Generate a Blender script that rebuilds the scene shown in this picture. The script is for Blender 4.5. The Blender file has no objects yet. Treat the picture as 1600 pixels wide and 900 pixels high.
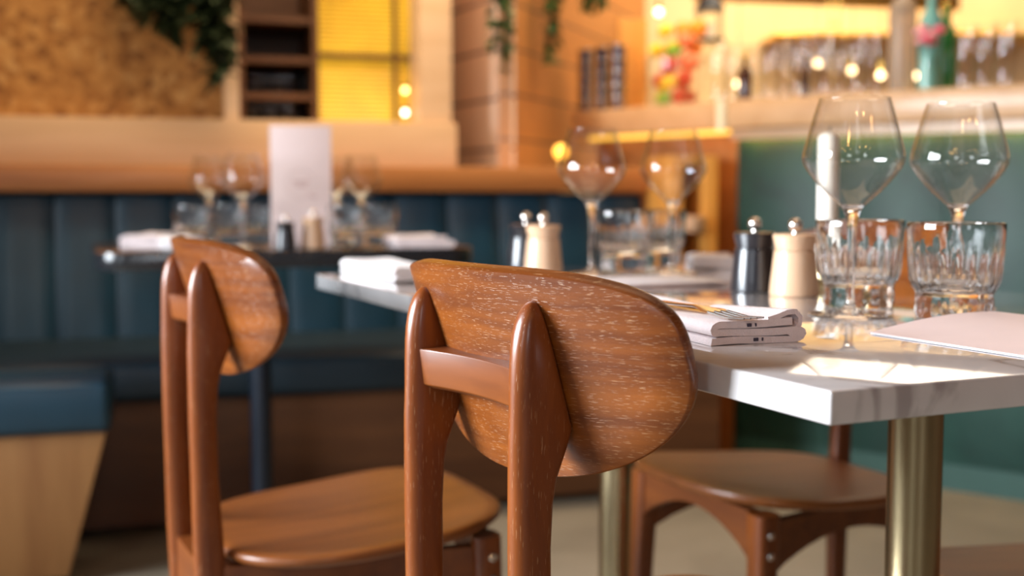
import bpy, math, random
from mathutils import Vector, Matrix
random.seed(7)
C = bpy.context.scene.collection
SC = bpy.context.scene
PI = math.pi

# ------------------------------------------------------------------ camera
F = 1887.0                      # focal length in pixels of the 1600 px wide frame
ZC = 0.88
PITCH = math.atan(150.0 / F)
cam = bpy.data.cameras.new('camera'); camo = bpy.data.objects.new('camera', cam); C.objects.link(camo)
camo.location = (0, 0, ZC); camo.rotation_euler = (PI/2 - PITCH, 0, 0)
cam.sensor_width = 36; cam.lens = F/1600*36
cam.clip_start = 0.02; cam.clip_end = 60
cam.dof.use_dof = True; cam.dof.focus_distance = 0.98; cam.dof.aperture_fstop = 3.5; cam.dof.aperture_blades = 0
SC.camera = camo

# ------------------------------------------------------------------ exposure and light
vs = SC.view_settings
vs.view_transform = 'Standard'; vs.look = 'None'; vs.gamma = 1; vs.use_curve_mapping = False
vs.exposure = 0.22
SC.cycles.max_bounces = 12; SC.cycles.transmission_bounces = 12; SC.cycles.transparent_max_bounces = 12
SC.cycles.glossy_bounces = 6; SC.cycles.diffuse_bounces = 4
SC.cycles.sample_clamp_indirect = 6; SC.cycles.caustics_reflective = True; SC.cycles.caustics_refractive = True
SC.cycles.blur_glossy = 0.5
wd = bpy.data.worlds.new('world'); SC.world = wd; wd.use_nodes = True
wd.node_tree.nodes['Background'].inputs[0].default_value = (0.55, 0.50, 0.5, 1)
wd.node_tree.nodes['Background'].inputs[1].default_value = 0.015

def area(name, loc, target, sx, sy, power, col, spread=180):
    l = bpy.data.lights.new(name, 'AREA'); l.shape = 'RECTANGLE'; l.size = sx; l.size_y = sy
    l.energy = power; l.color = col; l.spread = math.radians(spread)
    o = bpy.data.objects.new(name, l); C.objects.link(o); o.location = loc
    o.rotation_euler = (Vector(target)-Vector(loc)).to_track_quat('-Z', 'Y').to_euler()
    return o
def point(name, loc, power, col, r=0.03):
    l = bpy.data.lights.new(name, 'POINT'); l.energy = power; l.color = col; l.shadow_soft_size = r
    o = bpy.data.objects.new(name, l); C.objects.link(o); o.location = loc; return o
DAY = (0.86, 0.93, 1.0); WARM = (1.0, 0.62, 0.30)
area('daylight_left_window', (-2.80, 0.75, 1.50), (0, 0.75, 1.15), 1.7, 1.25, 150, DAY, 120)
area('daylight_rear_window', (-1.8, -3.25, 1.6), (-0.6, 0, 1.2), 0.8, 1.5, 22, DAY)
area('added_rear_highlight', (1.15, -3.25, 1.6), (0.8, 0, 1.2), 0.5, 1.5, 16, DAY)  # added to put right-hand highlights on the glasses
area('dining_warm_fill', (0.4, 2.0, 2.72), (0.4, 2.0, 0), 1.4, 1.4, 8, (1.0, 0.64, 0.38))  # added warm overhead fill, no fixture built for it
area('ceiling_light_wall', (0.0, 3.5, 2.5), (-0.3, 4.2, 1.1), 2.6, 0.25, 34, (1.0, 0.76, 0.50), 150)
area('bar_back_light', (1.6, 5.0, 2.45), (1.7, 6.0, 1.5), 2.4, 0.5, 50, (1.0, 0.78, 0.50))
area('bar_top_light', (1.7, 4.35, 2.6), (1.5, 4.0, 1.0), 1.4, 0.5, 11, (1.0, 0.8, 0.6), 120)

# ------------------------------------------------------------------ helpers
def tag(o, label=None, cat=None, group=None, kind=None):
    if label: o['label'] = label
    if cat: o['category'] = cat
    if group: o['group'] = group
    if kind: o['kind'] = kind
    return o
def empty(name, loc, rz=0.0, label=None, cat=None, group=None):
    o = bpy.data.objects.new(name, None); C.objects.link(o); o.location = loc; o.rotation_euler = (0, 0, rz)
    o.empty_display_size = 0.05
    return tag(o, label, cat, group)
def copy_tree(o, parent=None):
    c = o.copy(); C.objects.link(c); c.parent = parent
    for ch in list(o.children): copy_tree(ch, c)
    return c

class MB:
    def __init__(s): s.v = []; s.f = []
    def add(s, verts, faces, M=None):
        b = len(s.v)
        for p in verts:
            p = Vector(p)
            s.v.append(tuple(M @ p) if M else tuple(p))
        for f in faces: s.f.append(tuple(i+b for i in f))
        return s
    def box(s, x0, x1, y0, y1, z0, z1, M=None):
        v = [(x0,y0,z0),(x1,y0,z0),(x1,y1,z0),(x0,y1,z0),(x0,y0,z1),(x1,y0,z1),(x1,y1,z1),(x0,y1,z1)]
        f = [(3,2,1,0),(4,5,6,7),(0,1,5,4),(1,2,6,5),(2,3,7,6),(3,0,4,7)]
        return s.add(v, f, M)
    def prism(s, poly, z0, z1, M=None):          # ccw polygon in xy
        n = len(poly)
        v = [(x,y,z0) for x,y in poly]+[(x,y,z1) for x,y in poly]
        f = [tuple(range(n-1,-1,-1)), tuple(range(n,2*n))]+[(i,(i+1)%n,n+(i+1)%n,n+i) for i in range(n)]
        return s.add(v, f, M)
    def lathe(s, prof, seg=32, M=None, rad=None):   # prof [(r,z)], closed at poles when r==0
        rings = []; v = []; f = []
        for r, z in prof:
            if r <= 1e-7: rings.append([len(v)]); v.append((0,0,z))
            else:
                ring = []
                for k in range(seg):
                    a = 2*PI*k/seg; rr = rad(r, z, a) if rad else r
                    ring.append(len(v)); v.append((rr*math.cos(a), rr*math.sin(a), z))
                rings.append(ring)
        for A, B in zip(rings, rings[1:]):
            for k in range(seg):
                a0 = A[k % len(A)]; a1 = A[(k+1) % len(A)]; b0 = B[k % len(B)]; b1 = B[(k+1) % len(B)]
                if len(A) == 1 and len(B) == 1: continue
                if len(A) == 1: f.append((a0, b1, b0))
                elif len(B) == 1: f.append((a0, a1, b0))
                else: f.append((a0, a1, b1, b0))
        return s.add(v, f, M)
    def tube(s, pts, r, seg=8, M=None):
        pts = [Vector(p) for p in pts]; rs = r if isinstance(r, (list, tuple)) else [r]*len(pts)
        v = []; f = []; up = Vector((0.03, 0.02, 1))
        for i, p in enumerate(pts):
            d = (pts[min(i+1, len(pts)-1)]-pts[max(i-1, 0)]).normalized()
            a = d.cross(up)
            if a.length < 1e-3: a = d.cross(Vector((1, 0, 0)))
            a.normalize(); b = d.cross(a)
            for k in range(seg):
                t = 2*PI*k/seg; v.append(p+a*math.cos(t)*rs[i]+b*math.sin(t)*rs[i])
        for i in range(len(pts)-1):
            for k in range(seg):
                k2 = (k+1) % seg
                f.append((i*seg+k, i*seg+k2, (i+1)*seg+k2, (i+1)*seg+k))
        f.append(tuple(range(seg-1, -1, -1))); f.append(tuple((len(pts)-1)*seg+k for k in range(seg)))
        return s.add(v, f, M)
    def loft(s, rings, cap=True, M=None):
        n = len(rings[0]); v = [p for r in rings for p in r]; f = []
        for i in range(len(rings)-1):
            for k in range(n):
                k2 = (k+1) % n; f.append((i*n+k, i*n+k2, (i+1)*n+k2, (i+1)*n+k))
        if cap:
            f.append(tuple(range(n-1, -1, -1))); f.append(tuple((len(rings)-1)*n+k for k in range(n)))
        return s.add(v, f, M)
    def ball(s, c, r, seg=16, rings=10, sz=1.0):
        prof = [(r*math.sin(PI*i/rings), -r*sz*math.cos(PI*i/rings)) for i in range(rings+1)]
        prof[0] = (0, -r*sz); prof[-1] = (0, r*sz)
        return s.lathe(prof, seg, Matrix.Translation(c))
    def build(s, name, mat, parent=None, smooth=True, bevel=0.0, seg=2, loc=None, rz=0.0, angle=35, **kw):
        me = bpy.data.meshes.new(name); me.from_pydata(s.v, [], s.f); me.update()
        import bmesh
        bm = bmesh.new(); bm.from_mesh(me); bmesh.ops.recalc_face_normals(bm, faces=bm.faces)
        if bevel: bmesh.ops.bevel(bm, geom=[e for e in bm.edges if len(e.link_faces) == 2 and e.calc_face_angle(0) > 0.6], offset=bevel, segments=seg, profile=0.5, affect='EDGES', clamp_overlap=True)
        if smooth:
            for f_ in bm.faces: f_.smooth = True
            for e in bm.edges:
                if len(e.link_faces) == 2 and e.calc_face_angle(0) > math.radians(angle): e.smooth = False
        bm.to_mesh(me); bm.free()
        o = bpy.data.objects.new(name, me); C.objects.link(o); me.materials.append(mat)
        if parent: o.parent = parent
        if loc: o.location = loc
        o.rotation_euler = (0, 0, rz)
        tag(o, **kw)
        return o

# unprojection of a picture point onto a real plane
cP, sP = math.cos(PITCH), math.sin(PITCH)
def ray(px, py):
    a = (px-800)/F; b = -(py-450)/F
    return Vector((a, cP+b*sP, -sP+b*cP))
def P(px, py, z):
    r = ray(px, py); t = (z-ZC)/r.z; return Vector((r.x*t, r.y*t, z))
TZ = 0.75
def onT(px, py): return P(px, py, TZ)
# frame of the banquette wall: t along, d depth into the wall
WO = Vector((-0.596, 3.75, 0)); WW = Vector((0.96, 0.28, 0)); WN = Vector((-0.28, 0.96, 0))
WA = math.atan2(0.28, 0.96)
def wall(px, py, d):
    r = ray(px, py); p0 = Vector((0, 0, ZC)); den = r.dot(WN)
    t = ((WO+WN*d-p0).dot(WN))/den; q = p0+r*t
    return (q-WO).dot(WW), q.z
def wp(t, d, z=0): return WO+WW*t+WN*d+Vector((0, 0, z))

# ------------------------------------------------------------------ materials
def N(nt, ty, **kw):
    n = nt.nodes.new(ty)
    for k, v in kw.items():
        if hasattr(n, k): setattr(n, k, v)
    return n
def setin(n, name, v): n.inputs[name].default_value = v
def pm(name, col, rough=0.5, metal=0.0, coat=0.0, coat_r=0.1, trans=0.0, ior=1.5, emit=None, es=0.0, sheen=0.0, noise=0.06, nscale=30, bump=0.0, bscale=200):
    m = bpy.data.materials.new(name); m.use_nodes = True; nt = m.node_tree; b = nt.nodes['Principled BSDF']
    setin(b, 'Base Color', (*col, 1)); setin(b, 'Roughness', rough); setin(b, 'Metallic', metal)
    setin(b, 'Coat Weight', coat); setin(b, 'Coat Roughness', coat_r); setin(b, 'Transmission Weight', trans); setin(b, 'IOR', ior)
    setin(b, 'Sheen Weight', sheen)
    if emit: setin(b, 'Emission Color', (*emit, 1)); setin(b, 'Emission Strength', es)
    if trans == 0 and noise:
        tc = N(nt, 'ShaderNodeTexCoord'); nz = N(nt, 'ShaderNodeTexNoise'); setin(nz, 'Scale', nscale); setin(nz, 'Detail', 4.0)
        mr = N(nt, 'ShaderNodeMapRange'); setin(mr, 'To Min', 1-noise*2.5); setin(mr, 'To Max', 1+noise*2.5)
        mx = N(nt, 'ShaderNodeMix', data_type='RGBA', blend_type='MULTIPLY'); mx.inputs[0].default_value = 1
        nt.links.new(tc.outputs['Object'], nz.inputs['Vector']); nt.links.new(nz.outputs['Fac'], mr.inputs['Value'])
        mx.inputs[6].default_value = (*col, 1); nt.links.new(mr.outputs[0], mx.inputs[7]); nt.links.new(mx.outputs[2], b.inputs['Base Color'])
    if bump:
        tc2 = N(nt, 'ShaderNodeTexCoord'); n2 = N(nt, 'ShaderNodeTexNoise'); setin(n2, 'Scale', bscale); setin(n2, 'Detail', 3.0)
        bp = N(nt, 'ShaderNodeBump'); setin(bp, 'Strength', bump); setin(bp, 'Distance', 0.002)
        nt.links.new(tc2.outputs['Object'], n2.inputs['Vector']); nt.links.new(n2.outputs['Fac'], bp.inputs['Height']); nt.links.new(bp.outputs[0], b.inputs['Normal'])
    return m
def wood(name, c1, c2, axis='Z', scale=1.0, rough=0.35, coat=0.3, coat_r=0.12, fleck=None, fleck_amt=0.62, grain=1.0, flat=False):
    """stretched grain along an axis, optional pale pore flecks"""
    m = bpy.data.materials.new(name); m.use_nodes = True; nt = m.node_tree; b = nt.nodes['Principled BSDF']; L = nt.links.new
    setin(b, 'Roughness', rough); setin(b, 'Coat Weight', coat); setin(b, 'Coat Roughness', coat_r)
    tc = N(nt, 'ShaderNodeTexCoord'); mp = N(nt, 'ShaderNodeMapping')
    long_, across = 1.6*scale, 42*scale
    sc = {'X': (long_, across, across), 'Y': (across, long_, across), 'Z': (across, across, long_)}[axis]
    if flat: sc = (long_, long_, across)
    mp.inputs['Scale'].default_value = sc; L(tc.outputs['Object'], mp.inputs['Vector'])
    # gentle warp so the grain wanders
    wz = N(nt, 'ShaderNodeTexNoise'); setin(wz, 'Scale', 5.0*scale); L(tc.outputs['Object'], wz.inputs['Vector'])
    va = N(nt, 'ShaderNodeVectorMath', operation='MULTIPLY_ADD'); va.inputs[1].default_value = (1.6*grain,)*3
    L(wz.outputs['Color'], va.inputs[0]); L(mp.outputs[0], va.inputs[2])
    nz = N(nt, 'ShaderNodeTexNoise'); setin(nz, 'Scale', 1.0); setin(nz, 'Detail', 5.0); setin(nz, 'Roughness', 0.6); L(va.outputs[0], nz.inputs['Vector'])
    cr = N(nt, 'ShaderNodeValToRGB'); cr.color_ramp.elements[0].position = 0.32; cr.color_ramp.elements[0].color = (*c1, 1)
    cr.color_ramp.elements[1].position = 0.68; cr.color_ramp.elements[1].color = (*c2, 1); L(nz.outputs['Fac'], cr.inputs[0])
    out = cr.outputs[0]
    if fleck:
        mp2 = N(nt, 'ShaderNodeMapping'); lo, ac = 85*scale, 1250*scale
        mp2.inputs['Scale'].default_value = {'X': (lo, ac, ac), 'Y': (ac, lo, ac), 'Z': (ac, ac, lo)}[axis]
        if flat: mp2.inputs['Scale'].default_value = (lo, lo, ac)
        L(tc.outputs['Object'], mp2.inputs['Vector'])
        va2 = N(nt, 'ShaderNodeVectorMath', operation='MULTIPLY_ADD'); va2.inputs[1].default_value = (4,)*3
        L(wz.outputs['Color'], va2.inputs[0]); L(mp2.outputs[0], va2.inputs[2])
        n2 = N(nt, 'ShaderNodeTexNoise'); setin(n2, 'Scale', 1.0); setin(n2, 'Detail', 1.0); L(va2.outputs[0], n2.inputs['Vector'])
        r2 = N(nt, 'ShaderNodeMapRange'); setin(r2, 'From Min', fleck_amt); setin(r2, 'From Max', fleck_amt+0.05); L(n2.outputs['Fac'], r2.inputs['Value'])
        n3 = N(nt, 'ShaderNodeTexNoise'); setin(n3, 'Scale', 22*scale); L(tc.outputs['Object'], n3.inputs['Vector'])
        r3 = N(nt, 'ShaderNodeMapRange'); setin(r3, 'From Min', 0.25); setin(r3, 'From Max', 0.5); L(n3.outputs['Fac'], r3.inputs['Value'])
        mu = N(nt, 'ShaderNodeMath', operation='MULTIPLY'); L(r2.outputs[0], mu.inputs[0]); L(r3.outputs[0], mu.inputs[1])
        mu2 = N(nt, 'ShaderNodeMath', operation='MULTIPLY'); L(mu.outputs[0], mu2.inputs[0]); mu2.inputs[1].default_value = 0.42
        mx = N(nt, 'ShaderNodeMix', data_type='RGBA'); L(mu2.outputs[0], mx.inputs[0]); L(out, mx.inputs[6]); mx.inputs[7].default_value = (*fleck, 1)
        out = mx.outputs[2]
        bp = N(nt, 'ShaderNodeBump'); setin(bp, 'Strength', 0.35); setin(bp, 'Distance', 0.0006); L(mu.outputs[0], bp.inputs['Height']); bp.invert = True
        bp2 = N(nt, 'ShaderNodeBump'); setin(bp2, 'Strength', 0.15); setin(bp2, 'Distance', 0.0008); L(nz.outputs['Fac'], bp2.inputs['Height']); L(bp.outputs[0], bp2.inputs['Normal'])
        L(bp2.outputs[0], b.inputs['Normal'])
    L(out, b.inputs['Base Color'])
    return m
def glassmat(name, col=(1, 1, 1), ior=1.45, rough=0.0):
    m = bpy.data.materials.new(name); m.use_nodes = True; nt = m.node_tree; b = nt.nodes['Principled BSDF']
    setin(b, 'Base Color', (*col, 1)); setin(b, 'Transmission Weight', 1.0); setin(b, 'IOR', ior); setin(b, 'Roughness', rough)
    return m
def ramp_mat(name, tex, scale, stops, rough=0.5, coat=0.0, bump=0.0, vec='Object', detail=6.0, stretch=(1, 1, 1), distort=0.0, bdist=0.01):
    m = bpy.data.materials.new(name); m.use_nodes = True; nt = m.node_tree; b = nt.nodes['Principled BSDF']; L = nt.links.new
    setin(b, 'Roughness', rough); setin(b, 'Coat Weight', coat); setin(b, 'Coat Roughness', 0.05)
    tc = N(nt, 'ShaderNodeTexCoord'); mp = N(nt, 'ShaderNodeMapping'); mp.inputs['Scale'].default_value = stretch; L(tc.outputs[vec], mp.inputs[0])
    if tex == 'noise':
        t = N(nt, 'ShaderNodeTexNoise'); setin(t, 'Scale', scale); setin(t, 'Detail', detail); setin(t, 'Distortion', distort); f = t.outputs['Fac']
    else:
        t = N(nt, 'ShaderNodeTexVoronoi'); setin(t, 'Scale', scale); f = t.outputs['Color' if tex == 'vorcol' else 'Distance']
    L(mp.outputs[0], t.inputs['Vector'])
    cr = N(nt, 'ShaderNodeValToRGB'); els = cr.color_ramp.elements
    while len(els) < len(stops): els.new(0.5)
    for e, (p, c) in zip(els, stops): e.position = p; e.color = (*c, 1)
    L(f, cr.inputs[0]); L(cr.outputs[0], b.inputs['Base Color'])
    if bump:
        bp = N(nt, 'ShaderNodeBump'); setin(bp, 'Strength', bump); setin(bp, 'Distance', bdist); L(f, bp.inputs['Height']); L(bp.outputs[0], b.inputs['Normal'])
    return m

FLK = (0.55, 0.32, 0.16)
M_back = wood('stained_oak_backrest', (0.100, 0.021, 0.002), (0.235, 0.062, 0.005), 'Y', 1.3, 0.38, 0.16, 0.16, FLK, 0.645, 0.6, True)
M_post = wood('stained_oak_post', (0.130, 0.027, 0.003), (0.225, 0.056, 0.006), 'Z', 1.0, 0.34, 0.22, 0.14, FLK, 0.68)
M_rail = wood('stained_oak_rail', (0.11, 0.025, 0.003), (0.185, 0.048, 0.006), 'Y', 0.8, 0.42, 0.15, 0.2)
M_seat = wood('stained_oak_seat', (0.15, 0.040, 0.005), (0.22, 0.062, 0.009), 'X', 0.8, 0.42, 0.2, 0.2)
M_marble = ramp_mat('white_marble', 'noise', 9.0, [(0.0, (0.30, 0.28, 0.28)), (0.36, (0.34, 0.31, 0.31)), (0.42, (0.56, 0.54, 0.54)), (0.60, (0.62, 0.60, 0.60)), (1.0, (0.64, 0.62, 0.62))], 0.04, 1.0, distort=1.2, detail=9)
M_marble.node_tree.nodes['Principled BSDF'].inputs['Coat IOR'].default_value = 1.85
M_brass = pm('brushed_brass', (0.52, 0.42, 0.24), 0.24, 1.0, noise=0.03)
M_steel = pm('polished_steel', (0.80, 0.75, 0.70), 0.22, 1.0, noise=0.02)
def thinglass(name, col=(1, 1, 1), ior=1.5):
    m = bpy.data.materials.new(name); m.use_nodes = True; nt = m.node_tree; nt.nodes.remove(nt.nodes['Principled BSDF']); L = nt.links.new
    tr = N(nt, 'ShaderNodeBsdfTransparent'); setin(tr, 'Color', (*col, 1)); gl = N(nt, 'ShaderNodeBsdfGlossy'); setin(gl, 'Roughness', 0.0)
    lw = N(nt, 'ShaderNodeLayerWeight'); setin(lw, 'Blend', 0.5); mx = N(nt, 'ShaderNodeMixShader')
    pw = N(nt, 'ShaderNodeMath', operation='POWER'); pw.inputs[1].default_value = 4.0; L(lw.outputs['Facing'], pw.inputs[0])
    fr = N(nt, 'ShaderNodeMath', operation='MULTIPLY_ADD'); fr.inputs[1].default_value = 0.90; fr.inputs[2].default_value = 0.045; L(pw.outputs[0], fr.inputs[0])
    L(fr.outputs[0], mx.inputs[0]); L(tr.outputs[0], mx.inputs[1]); L(gl.outputs[0], mx.inputs[2]); L(mx.outputs[0], nt.nodes['Material Output'].inputs[0])
    return m
M_glass = glassmat('clear_glass')
M_thin = thinglass('thin_clear_glass', (0.985, 0.985, 0.98))
M_glass_thick = glassmat('cut_glass', (1, 1, 1), 1.5)
M_blackwood = pm('black_lacquer_wood', (0.012, 0.012, 0.016), 0.28, 0, 0.4, 0.15, noise=0.1)
M_palewood = wood('pale_beech', (0.62, 0.38, 0.23), (0.72, 0.47, 0.30), 'Z', 1.2, 0.4, 0.3, 0.2)
M_linen = pm('pink_linen', (0.80, 0.68, 0.68), 0.85, 0, sheen=0.3, noise=0.05, nscale=60, bump=0.5, bscale=600)
M_linen_white = pm('white_linen', (0.80, 0.74, 0.74), 0.85, 0, sheen=0.3, noise=0.04, nscale=60, bump=0.4, bscale=500)
M_stitch = pm('dark_stitching', (0.06, 0.05, 0.08), 0.8)
M_paper = pm('blush_paper', (0.76, 0.60, 0.57), 0.55, noise=0.02)
M_paper_white = pm('white_paper', (0.78, 0.76, 0.80), 0.5, noise=0.02)
M_ink = pm('grey_ink', (0.42, 0.33, 0.33), 0.6)
M_wax = pm('ivory_wax', (0.85, 0.78, 0.68), 0.35, 0, noise=0.02)
M_blacktable = pm('black_tabletop', (0.018, 0.020, 0.024), 0.22, 0, 0.5, 0.1, noise=0.1)
M_blackmetal = pm('black_metal', (0.010, 0.016, 0.028), 0.35, 0.2, noise=0.05)
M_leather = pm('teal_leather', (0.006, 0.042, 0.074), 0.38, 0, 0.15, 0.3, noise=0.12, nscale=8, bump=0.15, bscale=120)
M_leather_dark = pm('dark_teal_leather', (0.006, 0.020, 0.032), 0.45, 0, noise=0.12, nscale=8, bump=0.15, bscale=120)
M_ledge = wood('honey_oak_ledge', (0.36, 0.12, 0.028), (0.50, 0.20, 0.06), 'X', 0.35, 0.38, 0.2, 0.25)
M_sill = wood('light_oak_sill', (0.66, 0.42, 0.22), (0.80, 0.55, 0.33), 'X', 0.25, 0.45, 0.1, 0.3)
M_base = wood('reddish_plinth_wood', (0.08, 0.026, 0.007), (0.15, 0.055, 0.016), 'X', 0.3, 0.5, 0.0)
M_oakpanel = wood('oak_cabinet', (0.68, 0.28, 0.05), (0.80, 0.38, 0.08), 'Z', 0.5, 0.45, 0.1)
M_benchwood = wood('bench_panel_wood', (0.30, 0.135, 0.045), (0.40, 0.20, 0.07), 'Z', 0.4, 0.5, 0.0)
M_floor = ramp_mat('concrete_floor', 'noise', 3.0, [(0.2, (0.18, 0.15, 0.11)), (0.5, (0.26, 0.22, 0.16)), (0.8, (0.33, 0.28, 0.21))], 0.5, distort=0.6)
M_ceiling = pm('ceiling_paint', (0.14, 0.10, 0.08), 0.8)
M_plaster = pm('warm_plaster', (0.16, 0.10, 0.07), 0.8)
M_cork = ramp_mat('cork_mosaic', 'vorcol', 38.0, [(0.0, (0.22, 0.08, 0.015)), (0.35, (0.46, 0.20, 0.045)), (0.7, (0.60, 0.29, 0.075)), (1.0, (0.70, 0.40, 0.14))], 0.75, bump=0.5)
M_darkwood = wood('dark_shelf_wood', (0.085, 0.032, 0.010), (0.15, 0.060, 0.018), 'X', 0.4, 0.5, 0.0)
M_dark = pm('near_black_paint', (0.010, 0.008, 0.007), 0.6)  # one near-black for cabinet back, pot, caps and cords
M_tile = ramp_mat('green_marble_tile', 'noise', 5.0, [(0.25, (0.002, 0.020, 0.016)), (0.5, (0.004, 0.040, 0.030)), (0.75, (0.014, 0.066, 0.050))], 0.5, 0.0, distort=0.8)
M_grout = pm('pale_green_joint', (0.02, 0.075, 0.058), 0.5)
M_counter = wood('bar_counter_oak', (0.58, 0.32, 0.14), (0.70, 0.42, 0.21), 'X', 0.3, 0.4, 0.15)
M_goldglass = None
M_leaf = pm('ivy_green', (0.035, 0.10, 0.022), 0.45, noise=0.25, nscale=40)
M_leafdark = pm('dark_foliage', (0.028, 0.042, 0.010), 0.6, noise=0.3, nscale=30)
M_gold = pm('gold_metal', (0.85, 0.52, 0.12), 0.25, 1.0, noise=0.03)
M_cream = pm('cream_bar_wall', (0.88, 0.68, 0.40), 0.6, noise=0.06, nscale=4)

def planks(name, c1, c2, gap, h=0.17, rough=0.55):
    m = bpy.data.materials.new(name); m.use_nodes = True; nt = m.node_tree; b = nt.nodes['Principled BSDF']; L = nt.links.new
    setin(b, 'Roughness', rough)
    tc = N(nt, 'ShaderNodeTexCoord'); sx = N(nt, 'ShaderNodeSeparateXYZ'); L(tc.outputs['Object'], sx.inputs[0])
    dv = N(nt, 'ShaderNodeMath', operation='DIVIDE'); dv.inputs[1].default_value = h; L(sx.outputs['Z'], dv.inputs[0])
    fl = N(nt, 'ShaderNodeMath', operation='FLOOR'); L(dv.outputs[0], fl.inputs[0]); fr = N(nt, 'ShaderNodeMath', operation='FRACT'); L(dv.outputs[0], fr.inputs[0])
    wn = N(nt, 'ShaderNodeTexWhiteNoise', noise_dimensions='1D'); L(fl.outputs[0], wn.inputs['W'])
    mp = N(nt, 'ShaderNodeMapping'); mp.inputs['Scale'].default_value = (3, 3, 34); L(tc.outputs['Object'], mp.inputs[0])
    nz = N(nt, 'ShaderNodeTexNoise'); setin(nz, 'Scale', 1.0); setin(nz, 'Detail', 4.0); L(mp.outputs[0], nz.inputs['Vector'])
    ad = N(nt, 'ShaderNodeMath', operation='ADD'); L(nz.outputs['Fac'], ad.inputs[0]); L(wn.outputs['Value'], ad.inputs[1])
    hf = N(nt, 'ShaderNodeMath', operation='MULTIPLY'); hf.inputs[1].default_value = 0.5; L(ad.outputs[0], hf.inputs[0])
    mx = N(nt, 'ShaderNodeMix', data_type='RGBA'); L(hf.outputs[0], mx.inputs[0]); mx.inputs[6].default_value = (*c1, 1); mx.inputs[7].default_value = (*c2, 1)
    lt = N(nt, 'ShaderNodeMath', operation='LESS_THAN'); lt.inputs[1].default_value = 0.07; L(fr.outputs[0], lt.inputs[0])
    m2 = N(nt, 'ShaderNodeMix', data_type='RGBA'); L(lt.outputs[0], m2.inputs[0]); L(mx.outputs[2], m2.inputs[6]); m2.inputs[7].default_value = (*gap, 1)
    L(m2.outputs[2], b.inputs['Base Color'])
    return m
M_plank_pale = planks('pale_plank', (0.78, 0.52, 0.37), (0.88, 0.66, 0.50), (0.24, 0.14, 0.12))  # paler boards on the left face of the column
M_plank_orange = planks('orange_plank', (0.36, 0.13, 0.028), (0.58, 0.25, 0.065), (0.16, 0.06, 0.02), 0.15)

# ------------------------------------------------------------------ room shell
def structure(mb, name, mat, **kw):
    o = mb.build(name, mat, smooth=False, **kw); o['kind'] = 'structure'; return o
structure(MB().box(-4.2, 5.5, -3.6, 8.2, -0.06, 0), 'floor', M_floor)
structure(MB().box(-4.2, 5.5, -3.6, 8.2, 2.95, 3.0), 'ceiling', M_ceiling)
# left wall with a wide opening, rear wall behind the photographer with another and one added for glass highlights
wl = MB(); wl.box(-3.0, -2.9, -3.5, 4.2, 0, 0.84); wl.box(-3.0, -2.9, -3.5, 4.2, 2.16, 2.95)
wl.box(-3.0, -2.9, -3.5, -0.15, 0.84, 2.16); wl.box(-3.0, -2.9, 1.65, 4.2, 0.84, 2.16); structure(wl, 'wall_left', M_plaster)
wr = MB(); wr.box(-3.0, 5.2, -3.5, -3.4, 0, 0.8); wr.box(-3.0, 5.2, -3.5, -3.4, 2.4, 2.95)
wr.box(-3.0, -2.2, -3.5, -3.4, 0.8, 2.4); wr.box(-1.4, 0.9, -3.5, -3.4, 0.8, 2.4); wr.box(1.4, 5.2, -3.5, -3.4, 0.8, 2.4); structure(wr, 'wall_rear', M_plaster)
structure(MB().box(5.1, 5.2, -3.5, 8.1, 0, 2.95), 'wall_right', M_plaster)
wf = MB()
for y in (-0.15, 0.73, 1.61): wf.box(-2.92, -2.87, y, y+0.04, 0.84, 2.16)
for z in (0.84, 1.50, 2.12): wf.box(-2.92, -2.87, -0.15, 1.65, z, z+0.04)
structure(wf, 'window_1', M_blackmetal)
wf = MB()
for x in (-2.2, -1.44, 0.9, 1.36): wf.box(x, x+0.04, -3.42, -3.37, 0.8, 2.4)  # right-hand frame belongs to the added highlight opening
for z in (0.8, 1.7, 2.36): wf.box(-2.2, -1.4, -3.42, -3.37, z, z+0.04); wf.box(0.9, 1.4, -3.42, -3.37, z, z+0.04)
structure(wf, 'window_2', M_blackmetal)

# wall behind the banquette: everything from here is in the frame (along, depth, z)
WM = Matrix.Translation(WO) @ Matrix.Rotation(WA, 4, 'Z')
def wbox(mb, x0, x1, d0, d1, z0, z1): return mb.box(x0, x1, d0, d1, z0, z1)
def wbuild(mb, name, mat, **kw): return mb.build(name, mat, loc=tuple(WO), rz=WA, **kw)
d_s = 0.13                                              # face of the sill band
z_sill_top = wall(400, 187, d_s)[1]; z_led1 = 0.962
tL = -2.6; t_mid = wall(800, 250, d_s)[0]; tw = lambda px, d=d_s: wall(px, 150, d)[0]
t_a = tw(710)
s = MB(); wbox(s, tL, t_a, d_s+0.02, 0.72, 0, z_sill_top-0.03); wbox(s, t_a, t_mid, d_s+0.02, 0.3, 0, 0.93)
wbuild(s, 'wall_back', M_plaster, smooth=False, kind='structure')
s = MB(); wbox(s, tL, t_a+0.01, d_s, 0.80, z_led1-0.01, z_sill_top)
wbuild(s, 'trim_1', M_sill, smooth=True, bevel=0.006, kind='structure')
# board above the sill: cork mosaic on the left
t0c, t1c = tL, tw(350, 0.2)
s = MB(); wbox(s, t0c, t1c, 0.24, 0.30, z_sill_top, 2.95)
o = wbuild(s, 'cork_board', M_cork, smooth=False); tag(o, 'orange brown cork mosaic panel above the left end of the banquette', 'wall panel')
s = MB(); wbox(s, t1c, tw(373, 0.2), 0.17, 0.60, z_sill_top, 2.95)
wbuild(s, 'trim_2', M_sill, smooth=False, kind='structure')
# window post and head on the right of the gold glass
s = MB(); wbox(s, tw(656, 0.17), t_a, 0.17, 0.60, z_sill_top, 2.95)
wbuild(s, 'trim_3', M_sill, smooth=False, kind='structure')
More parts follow.
